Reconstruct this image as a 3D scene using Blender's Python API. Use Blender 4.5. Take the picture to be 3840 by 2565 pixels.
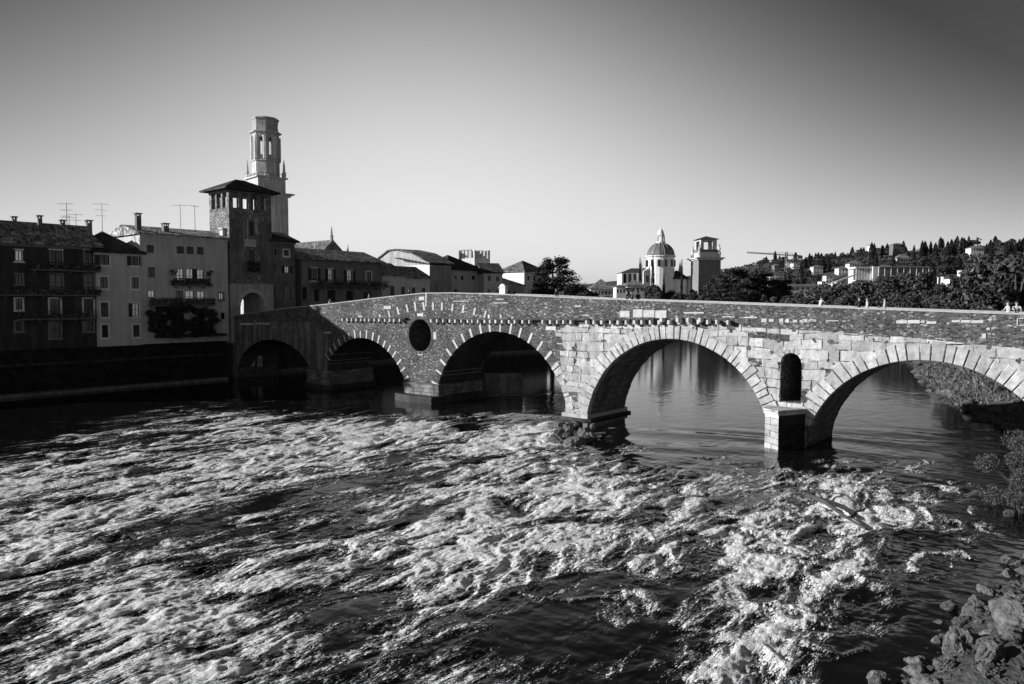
import bpy, bmesh, math, random
import numpy as np
from mathutils import Vector, Matrix
from mathutils.geometry import tessellate_polygon

# ------------------------------------------------------------------ clearing, camera, light, exposure
for o in list(bpy.data.objects): bpy.data.objects.remove(o, do_unlink=True)
scene = bpy.context.scene
COL = scene.collection
CAM_H, FPX, PITCH = 11.0, 2800.0, math.atan(152.5/2800.0)
cd = bpy.data.cameras.new('camera'); cam = bpy.data.objects.new('camera', cd); COL.objects.link(cam)
cam.location = (0, 0, CAM_H); cam.rotation_euler = (math.pi/2-PITCH, 0, 0)
cd.sensor_width = 36; cd.lens = 36*FPX/3840; cd.clip_start = .5; cd.clip_end = 9000
scene.camera = cam

SUN_EL, SUN_AZ = 17.0, -94.0          # azimuth clockwise from +Y; the sun stands to the left
world = bpy.data.worlds.new('World'); scene.world = world; world.use_nodes = True
nt = world.node_tree; nt.nodes.clear()
sky = nt.nodes.new('ShaderNodeTexSky'); sky.sky_type = 'NISHITA'; sky.sun_disc = False
sky.sun_elevation = math.radians(SUN_EL); sky.sun_rotation = math.radians(SUN_AZ)
sky.air_density = 1.5; sky.dust_density = .6; sky.ozone_density = 2.0
sep = nt.nodes.new('ShaderNodeSeparateColor')
gam = nt.nodes.new('ShaderNodeMath'); gam.operation = 'POWER'; gam.inputs[1].default_value = .9
mulk = nt.nodes.new('ShaderNodeMath'); mulk.operation = 'MULTIPLY'; mulk.inputs[1].default_value = .58
bg = nt.nodes.new('ShaderNodeBackground'); bg.inputs['Strength'].default_value = .1
wo = nt.nodes.new('ShaderNodeOutputWorld')
nt.links.new(sky.outputs[0], sep.inputs[0]); nt.links.new(sep.outputs[0], gam.inputs[0])
# the clear winter sky is palest low over the town and deepens upwards and away to the right
tcw = nt.nodes.new('ShaderNodeTexCoord'); sx = nt.nodes.new('ShaderNodeSeparateXYZ'); nt.links.new(tcw.outputs['Generated'], sx.inputs[0])
def wm(op, a, b):
    n = nt.nodes.new('ShaderNodeMath'); n.operation = op
    for i, q in enumerate((a, b)):
        if isinstance(q, (int, float)): n.inputs[i].default_value = q
        else: nt.links.new(q, n.inputs[i])
    return n.outputs[0]
X_, Z_ = sx.outputs[0], sx.outputs[2]; XX, ZZ = wm('MULTIPLY', X_, X_), wm('MULTIPLY', Z_, Z_); ex = .568
for q_, k_ in ((X_, .133), (Z_, 7.2), (XX, .067), (ZZ, -17.66), (wm('MULTIPLY', XX, Z_), -21.8), (wm('MULTIPLY', X_, Z_), -4.21)): ex = wm('ADD', wm('MULTIPLY', q_, k_), ex)
gain = wm('MINIMUM', wm('MAXIMUM', wm('POWER', 2.71828, ex), .45), 5.)
nt.links.new(wm('MULTIPLY', gam.outputs[0], gain), mulk.inputs[0]); nt.links.new(mulk.outputs[0], bg.inputs['Color'])
nt.links.new(bg.outputs[0], wo.inputs[0])

sd = bpy.data.lights.new('sun', 'SUN'); sd.energy = 5.0; sd.angle = math.radians(.5); sd.color = (1, 1, 1)
sun = bpy.data.objects.new('sun', sd); COL.objects.link(sun)
az, el = math.radians(SUN_AZ), math.radians(SUN_EL)
SDIR = Vector((math.sin(az)*math.cos(el), math.cos(az)*math.cos(el), math.sin(el)))
sun.rotation_euler = SDIR.to_track_quat('Z', 'Y').to_euler()
sun.location = (-60, 0, 60)

scene.view_settings.view_transform = 'Standard'; scene.view_settings.look = 'None'
scene.view_settings.exposure = .5; scene.view_settings.gamma = 1
scene.render.engine = 'CYCLES'
scene.cycles.max_bounces = 5; scene.cycles.diffuse_bounces = 2; scene.cycles.glossy_bounces = 3
scene.cycles.sample_clamp_indirect = 6; scene.cycles.sample_clamp_direct = 12

# ------------------------------------------------------------------ helpers
rnd = random.Random(7)
def raydir(px, py):
    x, y = px-1920., -(py-1282.5)
    return Vector((x, FPX*math.cos(PITCH)+y*math.sin(PITCH), -FPX*math.sin(PITCH)+y*math.cos(PITCH)))
def at_depth(px, py, Y):
    d = raydir(px, py); t = Y/d.y; return Vector((d.x*t, Y, CAM_H+d.z*t))
def at_ground(px, py, z=0.):
    d = raydir(px, py); t = (z-CAM_H)/d.z; return Vector((d.x*t, d.y*t, z))

class Frame:
    """local frame: x along a front, y into the building, z up"""
    def __init__(s, x, y, ang): s.x, s.y, s.a = x, y, ang
    def px(s, px, py, v=0.):
        ex, ey = math.cos(s.a), math.sin(s.a); nx, ny = -ey, ex
        ox, oy = s.x+nx*v, s.y+ny*v
        d = raydir(px, py); t = (ox*nx+oy*ny)/(d.x*nx+d.y*ny)
        X, Y = d.x*t, d.y*t
        return ((X-ox)*ex+(Y-oy)*ey, CAM_H+d.z*t)
    def world(s, u, v=0., z=0.):
        return Vector((s.x+u*math.cos(s.a)-v*math.sin(s.a), s.y+u*math.sin(s.a)+v*math.cos(s.a), z))

class MB:
    def __init__(s): s.v = []; s.f = []; s.tone = []
    def add(s, vs, fs, tone=None):
        b = len(s.v); s.v += [tuple(v) for v in vs]; s.f += [tuple(b+i for i in f) for f in fs]
        s.tone += [tone if tone is not None else .5]*len(vs)
    def box(s, x0, y0, z0, x1, y1, z1, tone=None):
        s.add([(x0,y0,z0),(x1,y0,z0),(x1,y1,z0),(x0,y1,z0),(x0,y0,z1),(x1,y0,z1),(x1,y1,z1),(x0,y1,z1)],
              [(0,3,2,1),(4,5,6,7),(0,1,5,4),(1,2,6,5),(2,3,7,6),(3,0,4,7)], tone)
    def prism(s, poly, y0, y1, tone=None):          # poly in (x,z), extruded along y
        n = len(poly)
        vs = [(p[0], y0, p[1]) for p in poly]+[(p[0], y1, p[1]) for p in poly]
        tris = tessellate_polygon([[Vector((p[0], p[1], 0)) for p in poly]])
        fs = [tuple(t) for t in tris]+[tuple(n+i for i in reversed(t)) for t in tris]
        fs += [(i, (i+1) % n, n+(i+1) % n, n+i) for i in range(n)]
        s.add(vs, fs, tone)
    def hprism(s, poly, z0, z1, tone=None):         # poly in (x,y), extruded up
        n = len(poly)
        vs = [(p[0], p[1], z0) for p in poly]+[(p[0], p[1], z1) for p in poly]
        s.add(vs, [tuple(range(n-1, -1, -1)), tuple(range(n, 2*n))]+[(i, (i+1) % n, n+(i+1) % n, n+i) for i in range(n)], tone)
    def rings(s, cx, cy, prof, n=16, ph=0., tone=None):     # lathe: prof = [(r,z)...]
        vs = []; fs = []
        for r, z in prof:
            for k in range(n):
                a = ph+2*math.pi*k/n; vs.append((cx+r*math.cos(a), cy+r*math.sin(a), z))
        for j in range(len(prof)-1):
            for k in range(n):
                fs.append((j*n+k, j*n+(k+1) % n, (j+1)*n+(k+1) % n, (j+1)*n+k))
        fs.append(tuple(range(n-1, -1, -1))); fs.append(tuple((len(prof)-1)*n+k for k in range(n)))
        s.add(vs, fs, tone)
    def bar(s, a, b, r, r2=None, n=6, tone=None):
        a, b = Vector(a), Vector(b); d = (b-a).normalized(); r2 = r if r2 is None else r2
        x = d.orthogonal().normalized(); y = d.cross(x)
        vs = [a+(x*math.cos(2*math.pi*k/n)+y*math.sin(2*math.pi*k/n))*r for k in range(n)]
        vs += [b+(x*math.cos(2*math.pi*k/n)+y*math.sin(2*math.pi*k/n))*r2 for k in range(n)]
        s.add(vs, [(k, (k+1) % n, n+(k+1) % n, n+k) for k in range(n)]+[tuple(range(n-1, -1, -1)), tuple(range(n, 2*n))], tone)
    def build(s, name, mat, parent=None, smooth=False):
        me = bpy.data.meshes.new(name); me.from_pydata(s.v, [], s.f); me.update()
        at = me.attributes.new('tone', 'FLOAT', 'POINT'); at.data.foreach_set('value', np.array(s.tone, dtype=np.float32))
        bm = bmesh.new(); bm.from_mesh(me); bmesh.ops.recalc_face_normals(bm, faces=bm.faces); bm.to_mesh(me); bm.free()
        me.materials.append(mat)
        if smooth: me.polygons.foreach_set('use_smooth', [True]*len(me.polygons))
        o = bpy.data.objects.new(name, me); COL.objects.link(o)
        if parent is not None: o.parent = parent
        return o

def np_mesh(name, verts, quads, mat, parent=None, smooth=False, attrs=None, k=4):
    me = bpy.data.meshes.new(name); nv, nf = len(verts), len(quads)
    me.vertices.add(nv); me.vertices.foreach_set('co', np.asarray(verts, dtype=np.float32).ravel())
    me.loops.add(nf*k); me.loops.foreach_set('vertex_index', np.asarray(quads, dtype=np.int32).ravel())
    me.polygons.add(nf); me.polygons.foreach_set('loop_start', np.arange(0, nf*k, k, dtype=np.int32))
    me.polygons.foreach_set('use_smooth', np.full(nf, smooth))
    me.update(calc_edges=True); me.validate()
    for n, a in (attrs or {}).items():
        at = me.attributes.new(n, 'FLOAT', 'POINT'); at.data.foreach_set('value', np.asarray(a, dtype=np.float32).ravel())
    me.materials.append(mat)
    o = bpy.data.objects.new(name, me); COL.objects.link(o)
    if parent is not None: o.parent = parent
    return o

def tag(o, label=None, cat=None, group=None, kind=None):
    if label: o['label'] = label
    if cat: o['category'] = cat
    if group: o['group'] = group
    if kind: o['kind'] = kind
    return o
def empty(name, loc, rz=0., label=None, cat=None, group=None):
    o = bpy.data.objects.new(name, None); COL.objects.link(o); o.location = loc; o.rotation_euler = (0, 0, rz)
    o.empty_display_size = .5
    return tag(o, label, cat, group)
def copy_tree(o, parent=None):
    c = o.copy(); COL.objects.link(c); c.parent = parent
    for ch in list(o.children): copy_tree(ch, c)
    return c

# ---- vectorised gradient noise
def _h(ix, iy, seed):
    n = (ix.astype(np.int64)*374761393 + iy.astype(np.int64)*668265263 + seed*1442695041) & 0xffffffff
    n = ((n ^ (n >> 13))*1274126177) & 0xffffffff
    return ((n ^ (n >> 16)) & 0xffff)/65535.*2*np.pi
def pnoise(x, y, seed=0):
    x0, y0 = np.floor(x), np.floor(y); fx, fy = x-x0, y-y0
    u, v = fx*fx*fx*(fx*(fx*6-15)+10), fy*fy*fy*(fy*(fy*6-15)+10)
    def g(i, j):
        a = _h(x0+i, y0+j, seed); return np.cos(a)*(fx-i)+np.sin(a)*(fy-j)
    return (g(0,0)*(1-u)*(1-v)+g(1,0)*u*(1-v)+g(0,1)*(1-u)*v+g(1,1)*u*v)*1.5
def fbm(x, y, oct=4, seed=0, gain=.5):
    s = 0; a = 1.; 
    for k in range(oct):
        s = s+a*pnoise(x*2**k+17.3*k, y*2**k-9.1*k, seed+k*7); a *= gain
    return s
def sstep(a, b, x):
    t = np.clip((x-a)/(b-a), 0, 1); return t*t*(3-2*t)

# ------------------------------------------------------------------ materials (the photograph is black and white)
def new_mat(name):
    m = bpy.data.materials.new(name); m.use_nodes = True
    t = m.node_tree; t.nodes.clear(); out = t.nodes.new('ShaderNodeOutputMaterial')
    b = t.nodes.new('ShaderNodeBsdfPrincipled'); t.links.new(b.outputs[0], out.inputs[0])
    return m, t, b
def N(t, typ, **kw):
    n = t.nodes.new(typ)
    for k, v in kw.items():
        if k.startswith('i_'): n.inputs[k[2:].replace('_', ' ')].default_value = v
        else: setattr(n, k, v)
    return n
def ramp(t, stops):
    r = t.nodes.new('ShaderNodeValToRGB'); e = r.color_ramp.elements
    while len(e) < len(stops): e.new(.5)
    for el_, (p, c) in zip(e, stops): el_.position = p; el_.color = (c, c, c, 1)
    return r
def mapped(t, scale=(1,1,1), rot=(0,0,0)):
    tc = N(t, 'ShaderNodeTexCoord'); mp = N(t, 'ShaderNodeMapping'); mp.inputs['Scale'].default_value = scale
    mp.inputs['Rotation'].default_value = rot
    t.links.new(tc.outputs['Object'], mp.inputs[0]); return mp.outputs[0]
def surf(name, lo, hi, scale=1., stretch=(1,1,1), rough=.85, bump=.3, bscale=8., spec=.3, bdist=.05, detail=6, tone=0., streak=0.):
    """noise mottled matt surface; tone mixes in the per-block attribute"""
    m, t, b = new_mat(name); L = t.links.new
    v = mapped(t, stretch)
    n = N(t, 'ShaderNodeTexNoise', i_Scale=scale, i_Detail=detail, i_Roughness=.65); L(v, n.inputs['Vector'])
    r = ramp(t, [(.3, lo), (.7, hi)]); L(n.outputs['Fac'], r.inputs[0])
    col = r.outputs[0]
    if tone:
        a = N(t, 'ShaderNodeAttribute', attribute_name='tone')
        mr = N(t, 'ShaderNodeMapRange'); mr.inputs['To Min'].default_value = 1-tone; mr.inputs['To Max'].default_value = 1+tone
        L(a.outputs['Fac'], mr.inputs['Value'])
        mx = N(t, 'ShaderNodeVectorMath', operation='SCALE'); L(col, mx.inputs[0]); L(mr.outputs[0], mx.inputs['Scale']); col = mx.outputs[0]
    if streak:
        v2 = mapped(t, (1.6, 1.6, .18)); n3 = N(t, 'ShaderNodeTexNoise', i_Scale=.9, i_Detail=5); L(v2, n3.inputs['Vector'])
        r3 = ramp(t, [(.42, 1-streak), (.62, 1.)]); L(n3.outputs['Fac'], r3.inputs[0])
        mx2 = N(t, 'ShaderNodeVectorMath', operation='MULTIPLY'); L(col, mx2.inputs[0]); L(r3.outputs[0], mx2.inputs[1]); col = mx2.outputs[0]
    L(col, b.inputs['Base Color']); b.inputs['Roughness'].default_value = rough; b.inputs['Specular IOR Level'].default_value = spec
    if bump:
        n2 = N(t, 'ShaderNodeTexNoise', i_Scale=bscale, i_Detail=5); L(mapped(t), n2.inputs['Vector'])
        bp = N(t, 'ShaderNodeBump'); bp.inputs['Strength'].default_value = bump; bp.inputs['Distance'].default_value = bdist
        L(n2.outputs['Fac'], bp.inputs['Height']); L(bp.outputs[0], b.inputs['Normal'])
    return m
def rubble(name, stops, sx=3., sz=7., bump=.6, mortar=.3, big=.35):
    """small bricks and pebbles of mixed tones in mortar"""
    m, t, b = new_mat(name); L = t.links.new
    v = mapped(t, (sx, sx, sz))
    vo = N(t, 'ShaderNodeTexVoronoi', i_Scale=1., i_Randomness=.85); L(v, vo.inputs['Vector'])
    sc = N(t, 'ShaderNodeSeparateColor'); L(vo.outputs['Color'], sc.inputs[0])
    r = ramp(t, stops); L(sc.outputs[0], r.inputs[0])
    ed = N(t, 'ShaderNodeTexVoronoi', feature='DISTANCE_TO_EDGE', i_Scale=1., i_Randomness=.85); L(v, ed.inputs['Vector'])
    er = ramp(t, [(.02, 0.), (.1, 1.)]); L(ed.outputs['Distance'], er.inputs[0])
    mx = N(t, 'ShaderNodeMix', data_type='RGBA'); L(er.outputs[0], mx.inputs['Factor'])
    mx.inputs['A'].default_value = (mortar,)*3+(1,); L(r.outputs[0], mx.inputs['B'])
    n = N(t, 'ShaderNodeTexNoise', i_Scale=big, i_Detail=6, i_Roughness=.7); L(mapped(t), n.inputs['Vector'])
    r2 = ramp(t, [(.34, .55), (.66, 1.25)]); L(n.outputs['Fac'], r2.inputs[0])
    mu = N(t, 'ShaderNodeVectorMath', operation='MULTIPLY'); L(mx.outputs['Result'], mu.inputs[0]); L(r2.outputs[0], mu.inputs[1])
    L(mu.outputs[0], b.inputs['Base Color']); b.inputs['Roughness'].default_value = .9; b.inputs['Specular IOR Level'].default_value = .2
    bp = N(t, 'ShaderNodeBump'); bp.inputs['Strength'].default_value = bump; bp.inputs['Distance'].default_value = .06
    L(sc.outputs[1], bp.inputs['Height']); L(bp.outputs[0], b.inputs['Normal'])
    return m
def roof_mat(name, lo, hi):
    m, t, b = new_mat(name); L = t.links.new
    v = mapped(t, (4.5, 2.2, 2.2)); vo = N(t, 'ShaderNodeTexVoronoi', i_Scale=1., i_Randomness=.6); L(v, vo.inputs['Vector'])
    sc = N(t, 'ShaderNodeSeparateColor'); L(vo.outputs['Color'], sc.inputs[0])
    r = ramp(t, [(0., lo), (.6, (lo+hi)/2), (1., hi)]); L(sc.outputs[0], r.inputs[0])
    n = N(t, 'ShaderNodeTexNoise', i_Scale=.8, i_Detail=5); L(mapped(t), n.inputs['Vector'])
    r2 = ramp(t, [(.35, .5), (.65, 1.3)]); L(n.outputs['Fac'], r2.inputs[0])
    mu = N(t, 'ShaderNodeVectorMath', operation='MULTIPLY'); L(r.outputs[0], mu.inputs[0]); L(r2.outputs[0], mu.inputs[1])
    L(mu.outputs[0], b.inputs['Base Color']); b.inputs['Roughness'].default_value = .9; b.inputs['Specular IOR Level'].default_value = .2
    w = N(t, 'ShaderNodeTexWave', i_Scale=1.6, i_Distortion=.6, wave_type='BANDS', bands_direction='X'); L(mapped(t), w.inputs['Vector'])
    ad = N(t, 'ShaderNodeMath', operation='ADD'); L(w.outputs['Fac'], ad.inputs[0]); L(sc.outputs[1], ad.inputs[1])
    bp = N(t, 'ShaderNodeBump'); bp.inputs['Strength'].default_value = 1.; bp.inputs['Distance'].default_value = .1
    L(ad.outputs[0], bp.inputs['Height']); L(bp.outputs[0], b.inputs['Normal'])
    return m
def glossy(name, c, rough, ior=1.5, metal=0.):
    m, t, b = new_mat(name); b.inputs['Base Color'].default_value = (c, c, c, 1); b.inputs['Roughness'].default_value = rough
    b.inputs['IOR'].default_value = ior; b.inputs['Metallic'].default_value = metal; return m
def leaf_mat(name, lo, hi):
    m, t, b = new_mat(name); L = t.links.new
    g = N(t, 'ShaderNodeNewGeometry'); r = ramp(t, [(0., lo), (1., hi)]); L(g.outputs['Random Per Island'], r.inputs[0])
    L(r.outputs[0], b.inputs['Base Color']); b.inputs['Roughness'].default_value = .7; b.inputs['Specular IOR Level'].default_value = .25
    return m

M = {}
M['ashlar'] = surf('pale_stone', .30, .56, scale=2.8, bump=.6, bscale=14, bdist=.06, tone=.22, streak=.2, detail=9)
M['gate_stone'] = surf('gate_stone', .3, .5, scale=1.5, bump=.3, streak=.3)
M['shaded_brick'] = rubble('shaded_brick', [(0., .02), (.5, .045), (1., .11)], 4, 9, mortar=.06)  # darkened to carry the shade under the arches
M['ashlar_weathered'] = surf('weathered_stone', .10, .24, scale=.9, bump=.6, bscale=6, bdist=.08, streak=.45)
M['stone_strip'] = surf('pale_stone_strip', .34, .54, scale=3, bump=.2, tone=.1)
M['coping'] = surf('coping_stone', .26, .42, scale=3, bump=.2, bscale=9)
M['brick'] = rubble('rubble_brick', [(0., .02), (.4, .055), (.75, .10), (.9, .19), (1., .38)], 4.6, 9.5, mortar=.12)
M['brick_ring'] = rubble('ring_brick', [(0., .03), (.5, .07), (1., .14)], 5, 9, mortar=.08)
M['tower_brick'] = rubble('tower_brick', [(0., .08), (.4, .15), (.8, .26), (1., .45)], 3.2, 6.5, mortar=.2, big=.5)
M['wet_stone'] = surf('wet_stone', .015, .06, scale=.8, bump=.6, bscale=4, bdist=.1, streak=.4, rough=.6)
M['quay'] = surf('quay_stone', .006, .035, scale=.7, bump=.6, bscale=3, bdist=.1, streak=.5)
M['ledge'] = surf('ledge_stone', .08, .2, scale=1.5)
M['road'] = surf('road_paving', .12, .2, scale=2)
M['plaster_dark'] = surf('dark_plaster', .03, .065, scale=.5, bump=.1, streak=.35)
M['plaster_grey'] = surf('grey_plaster', .46, .58, scale=.5, bump=.1, streak=.2)
M['plaster_mid'] = surf('mid_plaster', .46, .60, scale=.35, bump=.1, streak=.15)
M['plaster_light'] = surf('light_plaster', .62, .78, scale=.4, bump=.1, streak=.15)
M['plaster_white'] = surf('white_plaster', .62, .78, scale=.4, bump=.1, streak=.12)
M['plaster_dim'] = surf('dim_plaster', .28, .42, scale=.5, bump=.2, streak=.3)
M['plaster_tan'] = surf('tan_plaster', .17, .27, scale=.6, bump=.2, streak=.25)
M['plaster_brown'] = surf('brown_plaster', .10, .22, scale=.7, bump=.3, streak=.3)
M['trim'] = surf('window_trim', .62, .75, scale=2, bump=.05)
M['trim_grey'] = surf('grey_trim', .16, .22, scale=2, bump=.05)
M['shutter'] = surf('shutter_paint', .02, .035, scale=2, bump=.05, rough=.6)
M['shutter_grey'] = surf('grey_shutter', .09, .13, scale=2, bump=.05, rough=.6)
M['iron'] = glossy('dark_iron', .02, .5)
M['glass'] = glossy('window_glass', .008, .08, 1.45)
M['mirror_glass'] = glossy('bright_window_glass', .5, .15, 1.5, .9)
M['roof'] = roof_mat('roof_tiles', .06, .6)
M['roof_dark'] = roof_mat('dark_roof_tiles', .02, .09)
M['roof_mid'] = roof_mat('worn_roof_tiles', .07, .32)
M['cathedral'] = surf('tower_limestone', .46, .68, scale=.35, bump=.5, bscale=2, bdist=.2, streak=.3)
M['lead'] = surf('dome_lead', .12, .22, scale=.3, bump=.1, rough=.6, streak=.2)
M['earth'] = surf('bank_earth', .03, .09, scale=.5, bump=.8, bscale=3, bdist=.3)
M['boulder'] = surf('boulder_stone', .025, .15, scale=2.6, bump=.7, bscale=9, bdist=.08, tone=.6, detail=10)
M['bark'] = surf('bark', .04, .08, scale=3, bump=.4)
M['leaf'] = leaf_mat('leaves', .02, .11)
M['leaf_dark'] = leaf_mat('dark_leaves', .012, .06)
M['leaf_cypress'] = leaf_mat('cypress_needles', .008, .035)
M['grass'] = leaf_mat('grass_blades', .04, .2)
M['cloth_light'] = surf('light_cloth', .35, .5, scale=5, bump=.1)
M['cloth_dark'] = surf('dark_cloth', .03, .05, scale=5, bump=.1)
M['skin'] = surf('skin', .35, .4, scale=5, bump=0)
M['hair'] = surf('hair', .02, .04, scale=5, bump=0)
M['wood'] = surf('drift_wood', .03, .08, scale=2, bump=.6)
M['flower'] = leaf_mat('pot_plants', .02, .2)

def coursed(name, lo, hi, w=.9, h=.42):
    """squared stones in courses, on any upright face"""
    m, t, b = new_mat(name); L = t.links.new
    tc = N(t, 'ShaderNodeTexCoord'); s = N(t, 'ShaderNodeSeparateXYZ'); L(tc.outputs['Object'], s.inputs[0])
    ad = N(t, 'ShaderNodeMath', operation='ADD'); L(s.outputs[0], ad.inputs[0]); L(s.outputs[1], ad.inputs[1])
    cb = N(t, 'ShaderNodeCombineXYZ'); L(ad.outputs[0], cb.inputs[0]); L(s.outputs[2], cb.inputs[1])
    wn = N(t, 'ShaderNodeTexNoise', i_Scale=.7, i_Detail=2); L(tc.outputs['Object'], wn.inputs['Vector'])
    wa = N(t, 'ShaderNodeVectorMath', operation='SCALE'); L(wn.outputs['Color'], wa.inputs[0]); wa.inputs['Scale'].default_value = .35
    w2 = N(t, 'ShaderNodeVectorMath', operation='ADD'); L(cb.outputs[0], w2.inputs[0]); L(wa.outputs[0], w2.inputs[1])
    br = N(t, 'ShaderNodeTexBrick', i_Scale=1.); L(w2.outputs[0], br.inputs['Vector'])
    br.inputs['Brick Width'].default_value = w; br.inputs['Row Height'].default_value = h; br.inputs['Mortar Size'].default_value = .018; br.inputs['Mortar Smooth'].default_value = .3
    br.inputs['Color1'].default_value = (lo,)*3+(1,); br.inputs['Color2'].default_value = (hi,)*3+(1,); br.inputs['Mortar'].default_value = (lo*.25,)*3+(1,)
    n = N(t, 'ShaderNodeTexNoise', i_Scale=1.1, i_Detail=8, i_Roughness=.7); L(mapped(t, (1, 1, .5)), n.inputs['Vector'])
    r = ramp(t, [(.32, .35), (.6, 1.1)]); L(n.outputs['Fac'], r.inputs[0])
    mu = N(t, 'ShaderNodeVectorMath', operation='MULTIPLY'); L(br.outputs['Color'], mu.inputs[0]); L(r.outputs[0], mu.inputs[1]); L(mu.outputs[0], b.inputs['Base Color'])
    b.inputs['Roughness'].default_value = .85; b.inputs['Specular IOR Level'].default_value = .25
    n2 = N(t, 'ShaderNodeTexNoise', i_Scale=9., i_Detail=5); L(tc.outputs['Object'], n2.inputs['Vector'])
    sb = N(t, 'ShaderNodeMath', operation='SUBTRACT'); L(n2.outputs['Fac'], sb.inputs[0]); L(br.outputs['Fac'], sb.inputs[1])
    bp = N(t, 'ShaderNodeBump'); bp.inputs['Strength'].default_value = .8; bp.inputs['Distance'].default_value = .05
    L(sb.outputs[0], bp.inputs['Height']); L(bp.outputs[0], b.inputs['Normal'])
    return m
M['coursed'] = coursed('coursed_stone', .13, .24); M['coursed_pale'] = coursed('pale_coursed_stone', .38, .56, 1.1, .5); M['coursed_shade'] = coursed('shaded_coursed_stone', .01, .035, 1.2, .5)  # last entry holds the cutwater flank's shade as colour
M['old_render'] = surf('old_render', .10, .24, scale=.9, bump=.5, bscale=5, bdist=.06, streak=.55, detail=9)
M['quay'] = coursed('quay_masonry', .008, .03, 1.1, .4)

def water_mat():
    m, t, b = new_mat('river_water'); L = t.links.new
    geo = N(t, 'ShaderNodeNewGeometry')
    fl = math.atan2(-.77, -.64)
    mp = N(t, 'ShaderNodeMapping'); mp.inputs['Rotation'].default_value = (0, 0, -fl); L(geo.outputs['Position'], mp.inputs[0])
    def nz(sc, sx, sy, det=5, rough=.6, dist=0.):
        m2 = N(t, 'ShaderNodeMapping'); m2.inputs['Scale'].default_value = (sx, sy, 1); L(mp.outputs[0], m2.inputs[0])
        n = N(t, 'ShaderNodeTexNoise', i_Scale=sc, i_Detail=det, i_Roughness=rough, i_Distortion=dist); L(m2.outputs[0], n.inputs['Vector']); return n.outputs['Fac']
    def mth(op, a, bb):
        n = N(t, 'ShaderNodeMath', operation=op)
        for i, q in enumerate((a, bb)):
            if isinstance(q, (int, float)): n.inputs[i].default_value = q
            else: L(q, n.inputs[i])
        return n.outputs[0]
    fo = N(t, 'ShaderNodeAttribute', attribute_name='foam').outputs['Fac']
    def sub5(x, k): return mth('MULTIPLY', mth('SUBTRACT', x, .5), k)
    n1 = nz(1.6, .55, 1.5, 8, .68, 1.2)
    n2 = nz(4.2, .6, 1.3, 6, .62, 1.2); fil = mth('SUBTRACT', 1., mth('MULTIPLY', mth('ABSOLUTE', mth('SUBTRACT', n2, .5), 0.), 7.))
    n3 = nz(15., .35, 1.5, 4, .72, .8)
    f = mth('ADD', fo, mth('ADD', sub5(n1, 1.5), mth('ADD', sub5(fil, .55), sub5(n3, 3.3))))
    rr = ramp(t, [(.34, 0.), (.48, .36), (.70, 1.)]); L(f, rr.inputs[0])
    fp = mth('MAXIMUM', fo, 0.)
    calm = nz(.8, 1.6, .35, 4, .5, .3)
    chop = nz(6., .45, 1.4, 6, .66, .8)
    hgt = mth('ADD', mth('MULTIPLY', calm, mth('ADD', mth('MULTIPLY', fp, .2), .010)), mth('ADD', mth('MULTIPLY', chop, mth('ADD', mth('MULTIPLY', fp, .15), .0010)), mth('MULTIPLY', n3, mth('MULTIPLY', fp, .05))))
    bp = N(t, 'ShaderNodeBump'); bp.inputs['Strength'].default_value = 1.; bp.inputs['Distance'].default_value = 1.
    L(hgt, bp.inputs['Height'])
    b.inputs['Base Color'].default_value = (.005, .005, .005, 1); b.inputs['Roughness'].default_value = .07; b.inputs['IOR'].default_value = 1.33
    L(bp.outputs[0], b.inputs['Normal'])
    d = N(t, 'ShaderNodeBsdfPrincipled'); d.inputs['Base Color'].default_value = (.9, .9, .9, 1); d.inputs['Roughness'].default_value = .4
    d.inputs['Specular IOR Level'].default_value = .3; L(bp.outputs[0], d.inputs['Normal'])
    mx = N(t, 'ShaderNodeMixShader'); L(rr.outputs[0], mx.inputs[0]); L(b.outputs[0], mx.inputs[1]); L(d.outputs[0], mx.inputs[2])
    out = [n for n in t.nodes if n.type == 'OUTPUT_MATERIAL'][0]; L(mx.outputs[0], out.inputs[0])
    return m
M['water'] = water_mat()

# ------------------------------------------------------------------ river and terrain
FOAM_ROWS = """555555555555555555556773542174000000000000 555555555555555555567873542168100000000000 555555555555555555667764542147300000000000 666666666666666666666655421125530000000000 777777777777777777777334323212563100000000 666666666666666667886345443112466310000000 777777777777777777774346676222467630000000 777777777777777775543456787444467741000000 888888888888888753333567777655467752000000 777777777777777643333357776664556664200000 777777777777777644333246865664455675310000 777777777777776655432245765664445666431111 777777777777766666432235765665445666542111 777777777777766676543335665665444555532100 777777777777766787753335665676543445542100 666666666667767787754445655665443333432100 444444444567777888765445566554332222222110 333333333567778888766555566543222111111100 222222223577778888776655566542211110000000 111111123566677777777666667532111110000000 111111124555666777777777777632110000000000 000000124455566677887777777641100000000000 000000133444556667888888888641100000000000 000001233344455566777777777631100000000000 000001223334445555666555555531100000000000 000011222334444445544444444321000000000000 000011122234443344333333333221000000000000 000001112233333333222222222211000000000000 000000112233332222111111111100000000000000 000000112233222111100000000000000000000000 000000111222221111000000000000000000000000 000000111222111111000000000000000000000000 000000111111111110000000000000000000000000 000000111111111000000000000000000000000000""".split()
FM = np.array([[int(c) for c in r] for r in FOAM_ROWS], float)/9.
LEFT = [(-260,-150),(-140,0),(-79,62.3),(-58.7,85.6),(-40.1,107),(-34,120),(-14,150),(8,165),(24,200),(45,270),(66,350),(130,410),(230,440),(420,450)]
RIGHT = [(-40,-150),(2,-10),(3,10),(6,15.5),(10.5,21.5),(16.5,27),(23,32.4),(30,42),(36.5,53),(40.5,60),(44,71.6),(50,88),(68,128),(95,200),(120,290),(160,350),(240,385),(420,395)]
POLY = LEFT+RIGHT[::-1]
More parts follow.
